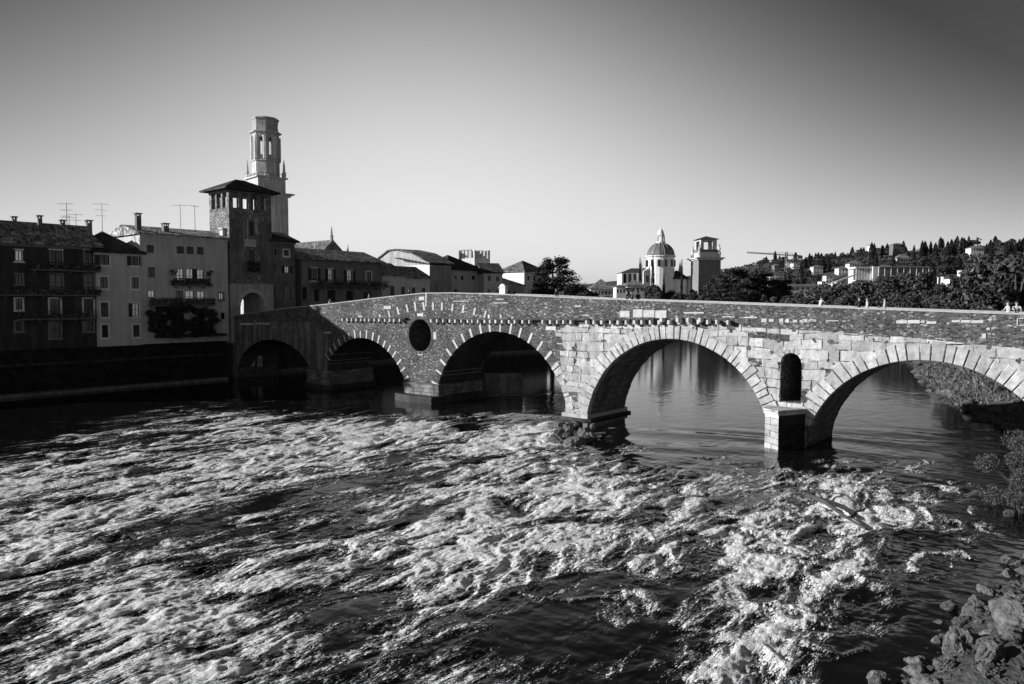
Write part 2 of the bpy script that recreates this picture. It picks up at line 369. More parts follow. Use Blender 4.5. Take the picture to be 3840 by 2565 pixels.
def inside(X, Y, P):
    r = np.zeros(X.shape, bool)
    for (x0, y0), (x1, y1) in zip(P, P[1:]+P[:1]):
        c = ((y0 > Y) != (y1 > Y)) & (X < (x1-x0)*(Y-y0)/((y1-y0) or 1e-9)+x0); r ^= c
    return r
def dist(X, Y, P):
    d = np.full(X.shape, 1e9)
    for (x0, y0), (x1, y1) in zip(P, P[1:]):
        ex, ey = x1-x0, y1-y0; t = np.clip(((X-x0)*ex+(Y-y0)*ey)/(ex*ex+ey*ey), 0, 1)
        d = np.minimum(d, np.hypot(X-x0-ex*t, Y-y0-ey*t))
    return d
HILL = [(170,900),(330,800),(520,700),(760,560),(1200,420)]
HILLZ = [30, 50, 61, 66, 70]
def ground_h(X, Y):
    X = np.asarray(X, float); Y = np.asarray(Y, float)
    ins = inside(X, Y, POLY); dl, dr = dist(X, Y, LEFT), dist(X, Y, RIGHT)
    n = fbm(X*.35, Y*.35, 4, 5)
    right = np.minimum(dr*.42, 1.2+dr*.16)+n*.35*np.minimum(dr, 2); right = np.minimum(right, 5+n*.4)-.35
    left = np.where(dl < 1.2, -2., 5.2)
    out = np.where(dl < dr, left, right)
    out = np.where(dl < 60, out, np.where(dr < 60, out, 5.))
    bed = -np.minimum(2.5, .3+np.minimum(dl, dr)*.35)
    best = np.full(X.shape, 0.)
    for i in range(len(HILL)-1):
        (x0, y0), (x1, y1) = HILL[i], HILL[i+1]; ex, ey = x1-x0, y1-y0
        t = np.clip(((X-x0)*ex+(Y-y0)*ey)/(ex*ex+ey*ey), 0, 1); d = np.hypot(X-x0-ex*t, Y-y0-ey*t)
        z = HILLZ[i]*(1-t)+HILLZ[i+1]*t
        best = np.maximum(best, z*np.exp(-(d/190.)**2))
    best = best*sstep(4, 14, best)
    best = best*(1+.07*fbm(X*.012, Y*.012, 3, 9))
    return np.where(ins, bed, out+best*(~ins))
def gh(x, y): return float(ground_h(np.array([x]), np.array([y]))[0])
def tensor(xs, ys):
    X, Y = np.meshgrid(xs, ys); nx, ny = len(xs), len(ys)
    i = np.arange(nx*ny).reshape(ny, nx)
    q = np.stack([i[:-1,:-1], i[:-1,1:], i[1:,1:], i[1:,:-1]], -1).reshape(-1, 4)
    return X, Y, q
gx = np.concatenate([np.arange(-2400,-130,60), np.arange(-130,165,1.3), np.arange(166,1100,8), np.arange(1110,3200,70)])
gy = np.concatenate([np.arange(-160,-20,10), np.arange(-20,210,1.3), np.arange(212,1150,7), np.arange(1160,4000,90)])
X, Y, q = tensor(gx, gy)
g = np_mesh('ground', np.stack([X, Y, ground_h(X, Y)], -1).reshape(-1, 3), q, M['earth'], smooth=True)
tag(g, kind='structure')

FLX, FLY = -.64, -.77
# crests and wakes of the rapids: (photo pixels of the crest on the water, width m, strength)
STROKES = [([tuple(at_ground(*p).xy) for p in pts], w, s) for pts, w, s in [
    ([(1925,2210),(1990,2240),(2150,2247),(2280,2238),(2350,2248),(2400,2270)], .20, .50), ([(2285,2220),(2360,2213),(2440,2222)], .15, .42),
    ([(2700,2405),(2790,2378),(2900,2385),(3010,2402),(3100,2450)], .35, .8), ([(2690,2500),(2780,2475),(2880,2475)], .18, .7),
    ([(3540,1998),(3580,1985),(3700,1990),(3740,2000)], .2, .6), ([(3435,2095),(3480,2074),(3600,2076),(3660,2095)], .28, .65), ([(3420,2100),(3430,2140)], .3, .5),
    ([(3260,1905),(3380,1895),(3440,1935),(3500,1985)], .22, .6), ([(2810,2260),(2950,2245),(3020,2300)], .25, .55), ([(3030,2100),(3130,2110),(3230,2180),(3300,2205)], .5, .75),
    ([(2070,1930),(2180,1925),(2300,1932)], .3, .6), ([(2600,1985),(2760,1990),(2840,1970),(2900,1985),(3000,1990)], .45, .8), ([(3100,2480),(3200,2450),(3240,2440)], .15, .5),
    ([(3440,2170),(3560,2165),(3640,2150)], .3, .4), ([(0,1790),(120,1770),(230,1765)], .6, .6), ([(500,1570),(800,1545),(1000,1560),(1180,1545)], .7, .33), ([(650,1600),(900,1590),(1150,1575)], .6, .3),
    ([(1830,1560),(1950,1550),(2080,1562)], .5, .4), ([(2480,1780),(2560,1765),(2640,1778)], .4, .5), ([(2720,1740),(2780,1735)], .3, .45)]]
def water_field(X, Y):
    a = X*FLX+Y*FLY; b = X*(-FLY)+Y*FLX
    wx = fbm(a*.14, b*.22, 3, 31)*2.6; wy = fbm(a*.14, b*.22, 3, 37)*2.0
    gi = np.clip((X+wx+50)/2, 0, FM.shape[1]-1.001); gj = np.clip((Y+wy-18)/2, 0, FM.shape[0]-1.001)
    i, j = gi.astype(int), gj.astype(int); u, v = gi-i, gj-j
    cov = FM[j,i]*(1-u)*(1-v)+FM[j,i+1]*u*(1-v)+FM[j+1,i]*(1-u)*v+FM[j+1,i+1]*u*v
    cov = np.clip(cov+.42*fbm(a*.10+.2*wx, b*.21+.2*wy, 3, 91)*sstep(.08, .3, cov), 0, 1)*(Y < 84)
    crest = np.zeros_like(X); wob = fbm(X*.6, Y*.6, 3, 7)*.35
    for pts, w, s in STROKES: crest = np.maximum(crest, s*np.exp(-((dist(X+wob, Y+wob*.6, pts))/w)**2))
    rough = .05+.95*sstep(.05, .8, cov)
    big = fbm(a*.24+wx*.1, b*.42, 2, 3)
    rid = 1-np.abs(fbm((a+wy*1.2)*.30, (b+wx*.5)*.62, 2, 11))*1.9
    mid = .35-1.7*np.abs(fbm(a*.6, b*1.35, 4, 21, .6))
    lit = fbm(a*3.1, b*4.6, 3, 27, .6)
    h = rough*(.15*big+.10*rid+.040*mid+.022*lit)+.07*crest
    h = h-.13*rough
    quiet = (1-rough)*sstep(78, 60, Y)
    h = h+quiet*.035*np.sin(a*1.3+2.5*pnoise(a*.15, b*.12, 77)+b*.25)*sstep(50, 56, Y)*sstep(67, 60, Y)
    h = h+.010*fbm(a*1.2, b*.6, 3, 41)*sstep(72, 50, Y)+.012*fbm(a*1.1, b*.8, 3, 43)*sstep(62, 45, Y)
    st = fbm(a*.24+.5*wx, b*.85+.4*wy, 5, 51, .66)          # streaks along the current
    foam = (cov-.5)*1.6+.31+st*.62+.40*(rid-.6)*sstep(.1, .5, cov)+mid*.15-.25*np.clip(-big, 0, 1)
    foam = foam*sstep(.02, .16, cov)+(1-sstep(.02, .16, cov))*-.9
    foam = np.maximum(foam, crest*1.35-.42+mid*.2+st*.35*(crest > .05))
    dr = dist(X, Y, RIGHT)
    foam = np.where(dr < 1.5, foam-.5*(1.5-dr), foam)
    return h, np.clip(foam, -.9, .80)
def water_patch(x0, x1, dx, y0, y1, dy):
    xs = np.arange(x0, x1+dx*.5, dx); ys = np.arange(y0, y1+dy*.5, dy)
    X, Y, q = tensor(xs, ys); h, f = water_field(X, Y); return X, Y, h, f, q
def river():
    P = []; Q = []; Fo = []; off = 0
    for args in [(-28, 27, .062, 17, 36, .066), (-52, 42, .095, 36, 60, .12), (-76, 60, .17, 60, 92, .22)]:
        X, Y, h, f, q = water_patch(*args)
        c = q[(q >= 0).all(1)]
        P.append(np.stack([X, Y, h], -1).reshape(-1, 3)); Fo.append(f.ravel()); Q.append(c+off); off += X.size
    # quiet water all round, butted to the worked patches
    for (x0, x1, y0, y1) in [(-300,-28,-160,17.02),(-28,27,-160,17.02),(27,60,-160,17.02),(-300,-28,17,36.02),(27,60,17,36.02),(-300,-52,36,60.02),(42,60,36,60.02),
                             (-300,-76,60,92.02),(60,130,60,92.02),(-300,430,92,470)]:
        nx, ny = 24, 12
        X, Y, q = tensor(np.linspace(x0, x1, nx), np.linspace(y0, y1, ny))
        P.append(np.stack([X, Y, np.zeros_like(X)-.004], -1).reshape(-1, 3)); Fo.append(np.full(X.size, -.9)); Q.append(q+off); off += X.size
    o = np_mesh('river', np.concatenate(P), np.concatenate(Q), M['water'], smooth=True, attrs={'foam': np.concatenate(Fo)})
    tag(o, kind='structure')
river()

# ------------------------------------------------------------------ the bridge
BA = math.atan2(-.638, .77); BW = 6.5
BF = Frame(22.2, 55.8, BA)
bridge = empty('arched_bridge', (22.2, 55.8, 0), BA, 'long five-arched bridge of brick and pale stone blocks crossing the river', 'bridge')
TOP = [(-84,8.7),(-81.9,8.9),(-68.5,10.1),(-58.1,10.75),(-48.5,11.5),(-41.5,11.95),(-37,11.95),(-29.5,11.72),(-19.9,11.32),(-9.4,11.0),(-.7,10.7),(6.6,10.45),(13.3,10.25),(26,9.9)]
def topz(u): return float(np.interp(u, [p[0] for p in TOP], [p[1] for p in TOP]))
ARCH = {1: (-71.0, None, None, -79.8, -62.1), 2: (-52.1, -1.74, 8.41, -58.9, -44.3), 3: (-30.82, -.93, 8.9, -39.55, -22.3),
        4: (-11.25, -.74, 8.59, -19.75, -2.9), 5: (7.83, -1.03, 8.03, -.05, 15.8)}
def arch_z(k, u):
    c, cz, r, l, rr = ARCH[k]
    if k == 1: return .6+5.2*math.sqrt(max(0, 1-((u-c)/8.95)**2))
    return cz+math.sqrt(max(0, r*r-(u-c)**2))
def bridge_outline():
    pts = [(-84, -2.5)]
    for k in sorted(ARCH):
        c, cz, r, l, rr = ARCH[k]
        pts.append((l, -2.5)); n = 36
        for i in range(n+1):
            t = i/n; u = c+(l-c)*math.cos(math.pi*t) if abs(l-c) > abs(rr-c) else l+(rr-l)*(1-math.cos(math.pi*t))/2
            u = l+(rr-l)*(1-math.cos(math.pi*t))/2
            pts.append((u, arch_z(k, u)))
        pts.append((rr, -2.5))
    pts.append((26, -2.5))
    for u, z in reversed(TOP): pts.append((u, z-1.05))
    return pts
def add_bool(o, cutters):
    for c in cutters:
        md = o.modifiers.new('cut', 'BOOLEAN'); md.operation = 'DIFFERENCE'; md.object = c; md.solver = 'EXACT'
    dg = bpy.context.evaluated_depsgraph_get(); me = bpy.data.meshes.new_from_object(o.evaluated_get(dg))
    old = o.data; o.modifiers.clear(); o.data = me; me.name = o.name
    for c in cutters: bpy.data.objects.remove(c, do_unlink=True)
def cut_cyl(u, z, r, y0, y1, nseg=40, arch_h=None):
    mb = MB()
    if arch_h is None: poly = [(u+r*math.cos(2*math.pi*k/nseg), z+r*math.sin(2*math.pi*k/nseg)) for k in range(nseg)]
    else: poly = [(u-r, z), (u+r, z)]+[(u+r*math.cos(math.pi*k/16), z+arch_h-r+r*math.sin(math.pi*k/16)) for k in range(17)]
    mb.prism(poly, y0, y1); return mb.build('cutter', M['brick'], bridge)
body_mb = MB(); body_mb.prism(bridge_outline(), 0, BW)
body = body_mb.build('bridge_body', M['brick'], bridge)
OCU = (-42.05, 7.25, 1.82); NICHE = (-1.25, 3.35, .78, 3.75)
add_bool(body, [cut_cyl(*OCU, -1, BW+1), cut_cyl(NICHE[0], NICHE[1], NICHE[2], -1, BW+1, arch_h=NICHE[3])])

# worn grey render over the leftmost arch
def old_render():
    mb = MB(); us = list(np.arange(-81, -58.4, .3)); rs = np.random.RandomState(3); vs = []; fs = []
    def low(u):
        if -79.8 < u < -62.1: return arch_z(1, u)+.0
        if u > -58.9: return arch_z(2, u)+.9
        return .5
    for u in us: vs += [(u, -.035, low(u)), (u, -.035, 8.35+.25*float(pnoise(np.array([u*.8]), np.array([.3]), 3)[0])-max(0, u+62)*.5)]
    for i in range(len(us)-1): fs.append((i*2, i*2+2, i*2+3, i*2+1))
    mb.add(vs, fs); mb.build('worn_render', M['old_render'], bridge)
old_render()
# parapets with a light coping, and the paving between them
def strip(y0, y1, dz0, dz1, name, mat):
    mb = MB(); u0 = -84.
    us = sorted(set([p[0] for p in TOP]+list(np.arange(-82, 26, 3.))))
    vs = []; fs = []
    for u in us:
        z = topz(u); vs += [(u, y0, z+dz0), (u, y1, z+dz0), (u, y1, z+dz1), (u, y0, z+dz1)]
    for i in range(len(us)-1):
        a = i*4; b = a+4
        for k in range(4): fs.append((a+k, b+k, b+(k+1) % 4, a+(k+1) % 4))
    fs += [(0,1,2,3), (len(vs)-4, len(vs)-1, len(vs)-2, len(vs)-3)]
    mb.add(vs, fs); return mb.build(name, mat, bridge)
strip(.003, .42, -1.05, -.105, 'parapet', M['brick']); strip(BW-.42, BW-.003, -1.05, -.105, 'parapet', M['brick'])
strip(-.05, .48, -.105, 0., 'coping', M['coping']); strip(BW-.48, BW+.05, -.105, 0., 'coping', M['coping'])
strip(.424, BW-.424, -1.05, -1.0, 'paving', M['road'])

# pale ashlar facing: real courses with recessed joints, worked as a fine relief
def lower_line(u): return float(np.interp(u, [-23,-17,-12,-6.1,-.7,6.6,13.4,26], [8.75,9.1,9.0,9.0,8.88,8.55,8.0,7.6]))
def ashlar():
    rs = np.random.RandomState(4); d = .042
    us = np.arange(-23.6, 20, d); zs = np.arange(-2.4, 9.3, d)
    U, Z, q = tensor(us, zs)
    # courses
    edges = [-2.4]
    while edges[-1] < 9.6: edges.append(edges[-1]+rs.choice([.46, .56, .64, .74, .88]))
    edges = np.array(edges)
    wob = fbm(U*.25, Z*.25, 2, 61)*.16
    Zs = Z+wob-.02*U*0
    row = np.clip(np.searchsorted(edges, Zs)-1, 0, len(edges)-2)
    dz = np.minimum(Zs-edges[row], edges[row+1]-Zs)
    tone = np.zeros_like(U); du = np.ones_like(U); push = np.zeros_like(U)
    for r in range(len(edges)-1):
        br = [-24.5]
        while br[-1] < 21: br.append(br[-1]+rs.uniform(.7, 2.5))
        br = np.array(br); m = row == r
        uu = U[m]+.05*pnoise(U[m]*1.2, Z[m]*1.2, 71); c = np.clip(np.searchsorted(br, uu)-1, 0, len(br)-2)
        tv = rs.uniform(0, 1, len(br)); pv = rs.uniform(-.03, .03, len(br))+(rs.rand(len(br)) > .9)*-.05
        tone[m] = tv[c]; push[m] = pv[c]; du[m] = np.minimum(uu-br[c], br[c+1]-uu)
    jw = .004+.03*np.clip(fbm(U*.7, Z*.7, 3, 91), 0, 1)
    edge = np.minimum(du, dz)
    joint = (1-sstep(jw, jw+.03, edge))*np.clip(.6+fbm(U*.9, Z*.9, 2, 93)*1.1, .2, 1)
    pit = sstep(.62, .8, fbm(U*1.3, Z*1.3, 2, 101))
    y = -.05-push-.012*fbm(U*3, Z*3, 3, 81)+.10*joint+.16*pit
    tone = tone*(1-joint)-.7*joint-1.2*pit
    tone = tone-1.6*sstep(.75, .15, Z+.3*fbm(U*.8, Z*.8, 3, 121))-.5*np.clip(fbm(U*1.1, Z*.18, 3, 131)-.15, 0, 1)*2     # wet foot and run-off stains
    keep = np.ones_like(U, bool)
    low = np.interp(U, [-23,-17,-12,-6.1,-.7,6.6,13.4,26], [8.75,9.1,9.0,9.0,8.88,8.55,8.0,7.6])
    ragged = np.where(U < -5, .25*np.round(fbm(U*.9, Z*0, 2, 111)*2), 0)
    keep &= Z < low+ragged
    leftedge = np.interp(Z, [-2,2.6,3.2,4.2,6,7.5,8.2,9], [-23,-22.6,-23.2,-22.4,-22.6,-23.1,-23.4,-22.6])+.35*np.sign(pnoise(Z*1.6, Z*0+.5, 5))*(Z > 3.5)
    keep &= U > leftedge
    for k, pad in ((3, .15), (4, .5), (5, .5)):
        c, cz, r, l, rr = ARCH[k]
        keep &= ~((np.hypot(U-c, Z-cz) < r+pad) & (Z > cz) & (U > l-.02) & (U < rr+.02))
        keep &= ~((U > l) & (U < rr) & (Z < cz+1))
    u0, z0, r, hh = NICHE
    keep &= ~((np.abs(U-u0) < r+.05) & (Z > z0-.05) & (Z < z0+hh-r)); keep &= ~(np.hypot(U-u0, Z-(z0+hh-r)) < r+.2)
    kf = keep.ravel()[q].all(1); q = q[kf]
    idx = np.unique(q); mp = np.full(U.size, -1); mp[idx] = np.arange(len(idx))
    V = np.stack([U, y, Z], -1).reshape(-1, 3)[idx]
    o = np_mesh('ashlar_facing', V, mp[q], M['ashlar'], bridge, False, {'tone': np.clip(tone.ravel()[idx]*1.1-.05, -2.2, 1)})
ashlar()

def ring(name, k, a0, a1, thick, wid, mat, gap=.034, proud=(.05, .15), jit=.15, depth=.45, seed=1, rin=-.015, fill=1., cc=None):
    """separate wedge stones set round an arch"""
    rs = random.Random(seed); c, cz, r = (ARCH[k][:3] if cc is None else cc); mb = MB()
    r = r+rin; a = a0
    while a < a1-.5:
        w = math.degrees(wid*rs.uniform(1-jit*1.4, 1+jit*1.4)/r)
        b = min(a+w, a1)
        if rs.random() <= fill:
            t = thick*rs.uniform(1-jit, 1+jit); g = math.degrees(gap/r); p = rs.uniform(*proud); tone = rs.random()
            A, B = math.radians(a+g), math.radians(b-g); bev = .035
            def P(rr_, an, y): return (c-math.cos(an)*rr_, y, cz+math.sin(an)*rr_)
            ba = bev/(r+t*.5)
            vs = [P(r, A, depth), P(r, B, depth), P(r+t, B, depth), P(r+t, A, depth),
                  P(r, A, -p+bev), P(r, B, -p+bev), P(r+t, B, -p+bev), P(r+t, A, -p+bev),
                  P(r+bev, A+ba, -p), P(r+bev, B-ba, -p), P(r+t-bev, B-ba, -p+rs.uniform(-.02, .02)), P(r+t-bev, A+ba, -p+rs.uniform(-.02, .02))]
            mb.add(vs, [(0,1,5,4),(1,2,6,5),(2,3,7,6),(3,0,4,7),(4,5,9,8),(5,6,10,9),(6,7,11,10),(7,4,8,11),(8,9,10,11)], tone)
        a = b
    return mb.build(name, mat, bridge)
def hang(k, side, z):   # angle on the arch (0 = left horizontal) where it reaches height z
    c, cz, r = ARCH[k][:3]; a = math.degrees(math.asin((z-cz)/r)); return a if side < 0 else 180-a
ring('arch_voussoirs', 4, hang(4,-1,.1), hang(4,1,.3), 1.18, .62, M['ashlar'], seed=3, jit=.22)
ring('arch_voussoirs', 5, hang(5,-1,1.6), hang(5,1,.5), 1.2, .66, M['ashlar'], seed=8, jit=.14)
ring('arch_voussoirs', 3, 180-40, 180-10, .9, .55, M['ashlar'], seed=12, jit=.3, proud=(.03,.1))
ring('niche_voussoirs', 5, 0, 180, .72, .36, M['ashlar'], seed=5, cc=(NICHE[0], NICHE[1]+NICHE[3]-NICHE[2], NICHE[2]), gap=.012, proud=(.05,.08), depth=.3)
# brick rings with pale stone wedges
def band(k, a0, a1, t, mat, y=-.035):
    c, cz, r = ARCH[k][:3]; mb = MB(); n = 60; vs = []; fs = []
    for i in range(n+1):
        an = math.radians(a0+(a1-a0)*i/n)
        for rr_, yy in ((r-.01, .3), (r-.01, y), (r+t, y), (r+t, .3)): vs.append((c-math.cos(an)*rr_, yy, cz+math.sin(an)*rr_))
    for i in range(n):
        for j in range(4): fs.append((i*4+j, i*4+(j+1) % 4, i*4+4+(j+1) % 4, i*4+4+j))
    fs += [(0,1,2,3), tuple(n*4+j for j in (3,2,1,0))]
    mb.add(vs, fs); mb.build('arch_brick_ring', mat, bridge)
def wedges(k, a0, a1, n, t, w, longs=()):
    c, cz, r = ARCH[k][:3]; mb = MB(); rs = random.Random(k)
    for i in range(n):
        a = math.radians(a0+(a1-a0)*i/(n-1)+rs.uniform(-.6, .6)); tt = t*rs.uniform(.9, 1.1); ww = w*rs.uniform(.8, 1.2)
        if i in longs: tt = t*1.75
        ca, sa = math.cos(a), math.sin(a); px_, pz_ = -ca, sa; tx, tz = sa, ca
        vs = []
        for yy in (-.07, .2):
            for rr_, s in ((r-.03, -1), (r-.03, 1), (r+tt, 1.15), (r+tt, -1.15)):
                vs.append((c+px_*rr_+tx*s*ww/2, yy, cz+pz_*rr_+tz*s*ww/2))
        mb = MB(); mb.add(vs, [(0,1,2,3),(4,7,6,5),(0,4,5,1),(1,5,6,2),(2,6,7,3),(3,7,4,0)], rs.random()); mb.build('stone_wedge', M['stone_strip'], bridge)
band(2, 38, 155, .85, M['brick_ring']); wedges(2, 40, 152, 17, .88, .2)
band(3, 20, 142, .95, M['brick_ring']); wedges(3, 19, 150, 17, .98, .22, longs=(8, 9, 10))

# pale inlays traced on the wall: (x0, y0, x1, y1) of stone strips in photograph pixels
def inlay(x0, y0, x1, y1, w=None, y=-.05):
    rs = rnd
    if w:       # a slanted strip of width w
        (a, b), (c_, d_) = BF.px(x0, y0), BF.px(x1, y1)
        vs = [(a-w/2, yy, b) if s == 0 else (a+w/2, yy, b) if s == 1 else (c_+w/2, yy, d_) if s == 2 else (c_-w/2, yy, d_) for yy in (y, .1) for s in range(4)]
    else:
        a, b = BF.px(x0, y1); c_, d_ = BF.px(x1, y0)
        vs = [(a, yy, b) if s == 0 else (c_, yy, b+.02) if s == 1 else (c_, yy, d_) if s == 2 else (a, yy, d_-.02) for yy in (y, .1) for s in range(4)]
    inl = MB(); inl.add(vs, [(0,1,2,3),(4,7,6,5),(0,4,5,1),(1,5,6,2),(2,6,7,3),(3,7,4,0)], rs.random()); inl.build('stone_inlay', M['stone_strip'], bridge)
for a, b, c_, d_ in [(1424,1178,1427,1195),(1457,1165,1463,1190),(1490,1152,1497,1180),(1525,1142,1531,1171),(1556,1133,1560,1166),(1588,1133,1592,1164),(1625,1134,1625,1163),
                     (1659,1135,1658,1164),(1699,1139,1696,1167),(1740,1144,1736,1174),(1783,1154,1777,1182),(1823,1166,1817,1192)]:
    inlay(a, b, c_, d_, .27)
for r in [(1440,1147,1467,1159),(1566,1175,1588,1190),(1626,1245,1637,1272),(1568,1318,1586,1332),(1572,1112,1592,1126),(1291,1192,1318,1200),(1344,1184,1360,1194),
          (3010,1196,3029,1208),(3040,1196,3052,1205),(2923,1194,2938,1210),(2946,1196,2960,1210),(2974,1199,2990,1209),(3000,1199,3018,1210),(3032,1198,3062,1206),
          (3361,1201,3402,1213),(3404,1200,3450,1213),(3452,1203,3468,1211),(3475,1205,3512,1214),(3570,1200,3600,1209),(3603,1200,3640,1210),(3642,1201,3688,1212),
          (3098,1201,3145,1205),(3160,1202,3174,1206),(3682,1250,3698,1270),(3700,1228,3712,1238),(2375,1160,2410,1190),(2413,1162,2455,1190),(2458,1164,2500,1192),(2325,1165,2362,1190),
          (2565,1170,2640,1176),(2710,1186,2755,1190),(2790,1188,2840,1193),(2855,1194,2875,1209),(2885,1196,2902,1207),(2183,1180,2210,1184),(2155,1146,2180,1151),
          (1700,1128,1760,1131),(1860,1120,1890,1124),(902,1212,950,1218),(960,1211,1012,1216),(1215,1244,1240,1250),(2048,1224,2085,1238),(1850,1134,1905,1138),(3813,1192,3818,1222),(3820,1192,3840,1196),(3820,1218,3840,1222)]:
    inlay(*r)
inlay(1599, 1101, 1598, 1150, .18)

# ring of stones round the oculus, corbels below the string course
def ocu_ring():
    mb = MB(); n = 30; vs = []; fs = []; u, z, r = OCU
    for i in range(n):
        an = 2*math.pi*i/n
        for rr_, yy in ((r-.02, .35), (r-.02, -.05), (r+.3, -.05), (r+.3, .35)): vs.append((u+math.cos(an)*rr_, yy, z+math.sin(an)*rr_))
    for i in range(n):
        b = ((i+1) % n)*4
        for j in range(4): fs.append((i*4+j, i*4+(j+1) % 4, b+(j+1) % 4, b+j))
    mb.add(vs, fs); mb.build('oculus_ring', M['brick_ring'], bridge)
ocu_ring()
rs = random.Random(2); u = -55.2; n_c = 0
while u < -5.5:
    if not (-44.1 < u < -40.0):
        z = float(np.interp(u, [-55,-41,-29.5,-17,-8,-5], [8.95,9.05,9.15,9.3,9.5,9.5])); pr = rs.uniform(.5, .62); w = rs.uniform(.16, .24)
        if rs.random() < .9:
            cb = MB(); cb.prism([(u, z-.34), (u+w, z-.34), (u+w, z), (u, z)], -pr, .15, rs.uniform(.4, 1)); cb.build('corbel', M['stone_strip'], bridge)
    u += rs.uniform(.72, .95)
for (u0, u1) in ((-55.4, -44.0), (-40.0, -29.0), (-28.6, -19.5), (-18.9, -12.8)):
    led = MB(); n_ = 8
    for i in range(n_):
        a_, b_ = u0+(u1-u0)*i/n_, u0+(u1-u0)*(i+1)/n_-.02
        z = float(np.interp((a_+b_)/2, [-55,-41,-29.5,-17,-8,-5], [8.95,9.05,9.15,9.3,9.5,9.5])); pr = rs.uniform(.36, .5); led.box(a_, -pr, z+.003, b_, .1, z+.15, rs.random())
    led.build('string_course', M['brick_ring'], bridge)
for px_ in (2553, 2591, 2636, 2492):
    a, b = BF.px(px_, 1196); big = MB(); big.box(a-.1, -.7, b-.25, a+.12, .1, b+.1, .8); big.build('long_corbel', M['stone_strip'], bridge)

# pier feet and cutwaters
def pier_foot(u0, u1, z1, out, name, mat, back=.3):
    mb = MB(); m_ = (u0+u1)/2
    mb.hprism([(u0, BW+back), (u0, -.3), (u0+.6, -out*.75), (m_, -out), (u1-.6, -out*.75), (u1, -.3), (u1, BW+back)], -2.5, z1)
    mb.build(name, mat, bridge)
pier_foot(-62.9, -58.2, 2.3, .5, 'pier_foot', M['coursed']); pier_foot(-63.4, -57.7, .55, 1.2, 'pier_plinth', M['wet_stone'])
pier_foot(-44.6, -38.9, 2.0, .7, 'pier_foot', M['coursed']); pier_foot(-45.3, -38.3, .75, 1.9, 'pier_plinth', M['wet_stone'])
pier_foot(-22.5, -19.6, .55, .3, 'pier_foot', M['ashlar'])
pier_foot(-22.9, -19.2, .2, .6, 'pier_plinth', M['wet_stone'])
# cutwater of the right hand pier: lit left flank, right flank's shade painted on as dark stone, flat top slab
cw = MB(); cw.hprism([(-3.1,BW),(-3.0, -.1), (-2.51, -1.82), (-1.25, -2.46), (-.06, -.1), (-.06, BW)], -2.5, 2.62); cw.build('cutwater', M['coursed_pale'], bridge)
cs = MB(); cs.hprism([(-3.1, .0), (-3.1, -.2), (-2.6, -1.9), (-1.25, -2.58), (.0, -.15), (.0, .0)], 2.623, 2.95); cs.build('cutwater_cap', M['coursed_pale'], bridge)
ds = MB(); ds.hprism([(-1.245, -2.475), (-.07, -.145), (-.1, -.13), (-1.24, -2.40)], -1, 2.55); ds.build('cutwater_painted_shade', M['coursed_shade'], bridge)  # thin dark sheet standing in for shade on this facet
# the undersides of the brick arches get darker brick, their shade put into the colour
body.data.materials.append(M['shaded_brick'])
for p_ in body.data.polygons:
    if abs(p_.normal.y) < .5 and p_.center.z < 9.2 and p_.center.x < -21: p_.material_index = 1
# vault joints inside arch 4 and 5: coursed soffit stones
def soffit(k, mat, n=30, seed=0, zmin=-2.0):
    rs = random.Random(seed); c, cz, r, l, rr = ARCH[k]; mb = MB()
    a = math.asin(max(-1, (zmin-cz)/r)); A0, A1 = a, math.pi-a; step = .62/r
    an = A0
    while an < A1:
        a2 = min(an+step*rs.uniform(.8, 1.2), A1); y = .5
        while y < BW-.3:
            y2 = min(y+rs.uniform(.7, 1.6), BW-.05); p = rs.uniform(.02, .1); g = .025
            def Q(R_, an_, yy): return (c-math.cos(an_)*R_, yy, cz+math.sin(an_)*R_)
            ga = g/r
            vs = [Q(r+.05, an+ga, y+g), Q(r+.05, a2-ga, y+g), Q(r+.05, a2-ga, y2-g), Q(r+.05, an+ga, y2-g), Q(r-p, an+ga*2, y+g*2), Q(r-p, a2-ga*2, y+g*2), Q(r-p, a2-ga*2, y2-g*2), Q(r-p, an+ga*2, y2-g*2)]
            mb.add(vs, [(0,1,5,4),(1,2,6,5),(2,3,7,6),(3,0,4,7),(4,5,6,7)], rs.random()); y = y2
        an = a2
    mb.build('arch_soffit', mat, bridge)
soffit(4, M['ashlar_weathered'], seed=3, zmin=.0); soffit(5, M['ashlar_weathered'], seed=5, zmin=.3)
# stone bands inside arches 2 and 3
for k, zz in ((2, (3.1, 3.5, 4.3)), (3, (2.9, 3.3))):
    c, cz, r, l, rr = ARCH[k]; mb = MB()
    for z in zz:
        u = c-math.sqrt(r*r-(z-cz)**2) if z > 3.6 or k == 3 else max(l, c-math.sqrt(r*r-(z-cz)**2))
        mb.box(u-.05, .05, z, u+.09, BW-.05, z+.13)
    mb.build('impost_band', M['ledge'], bridge)

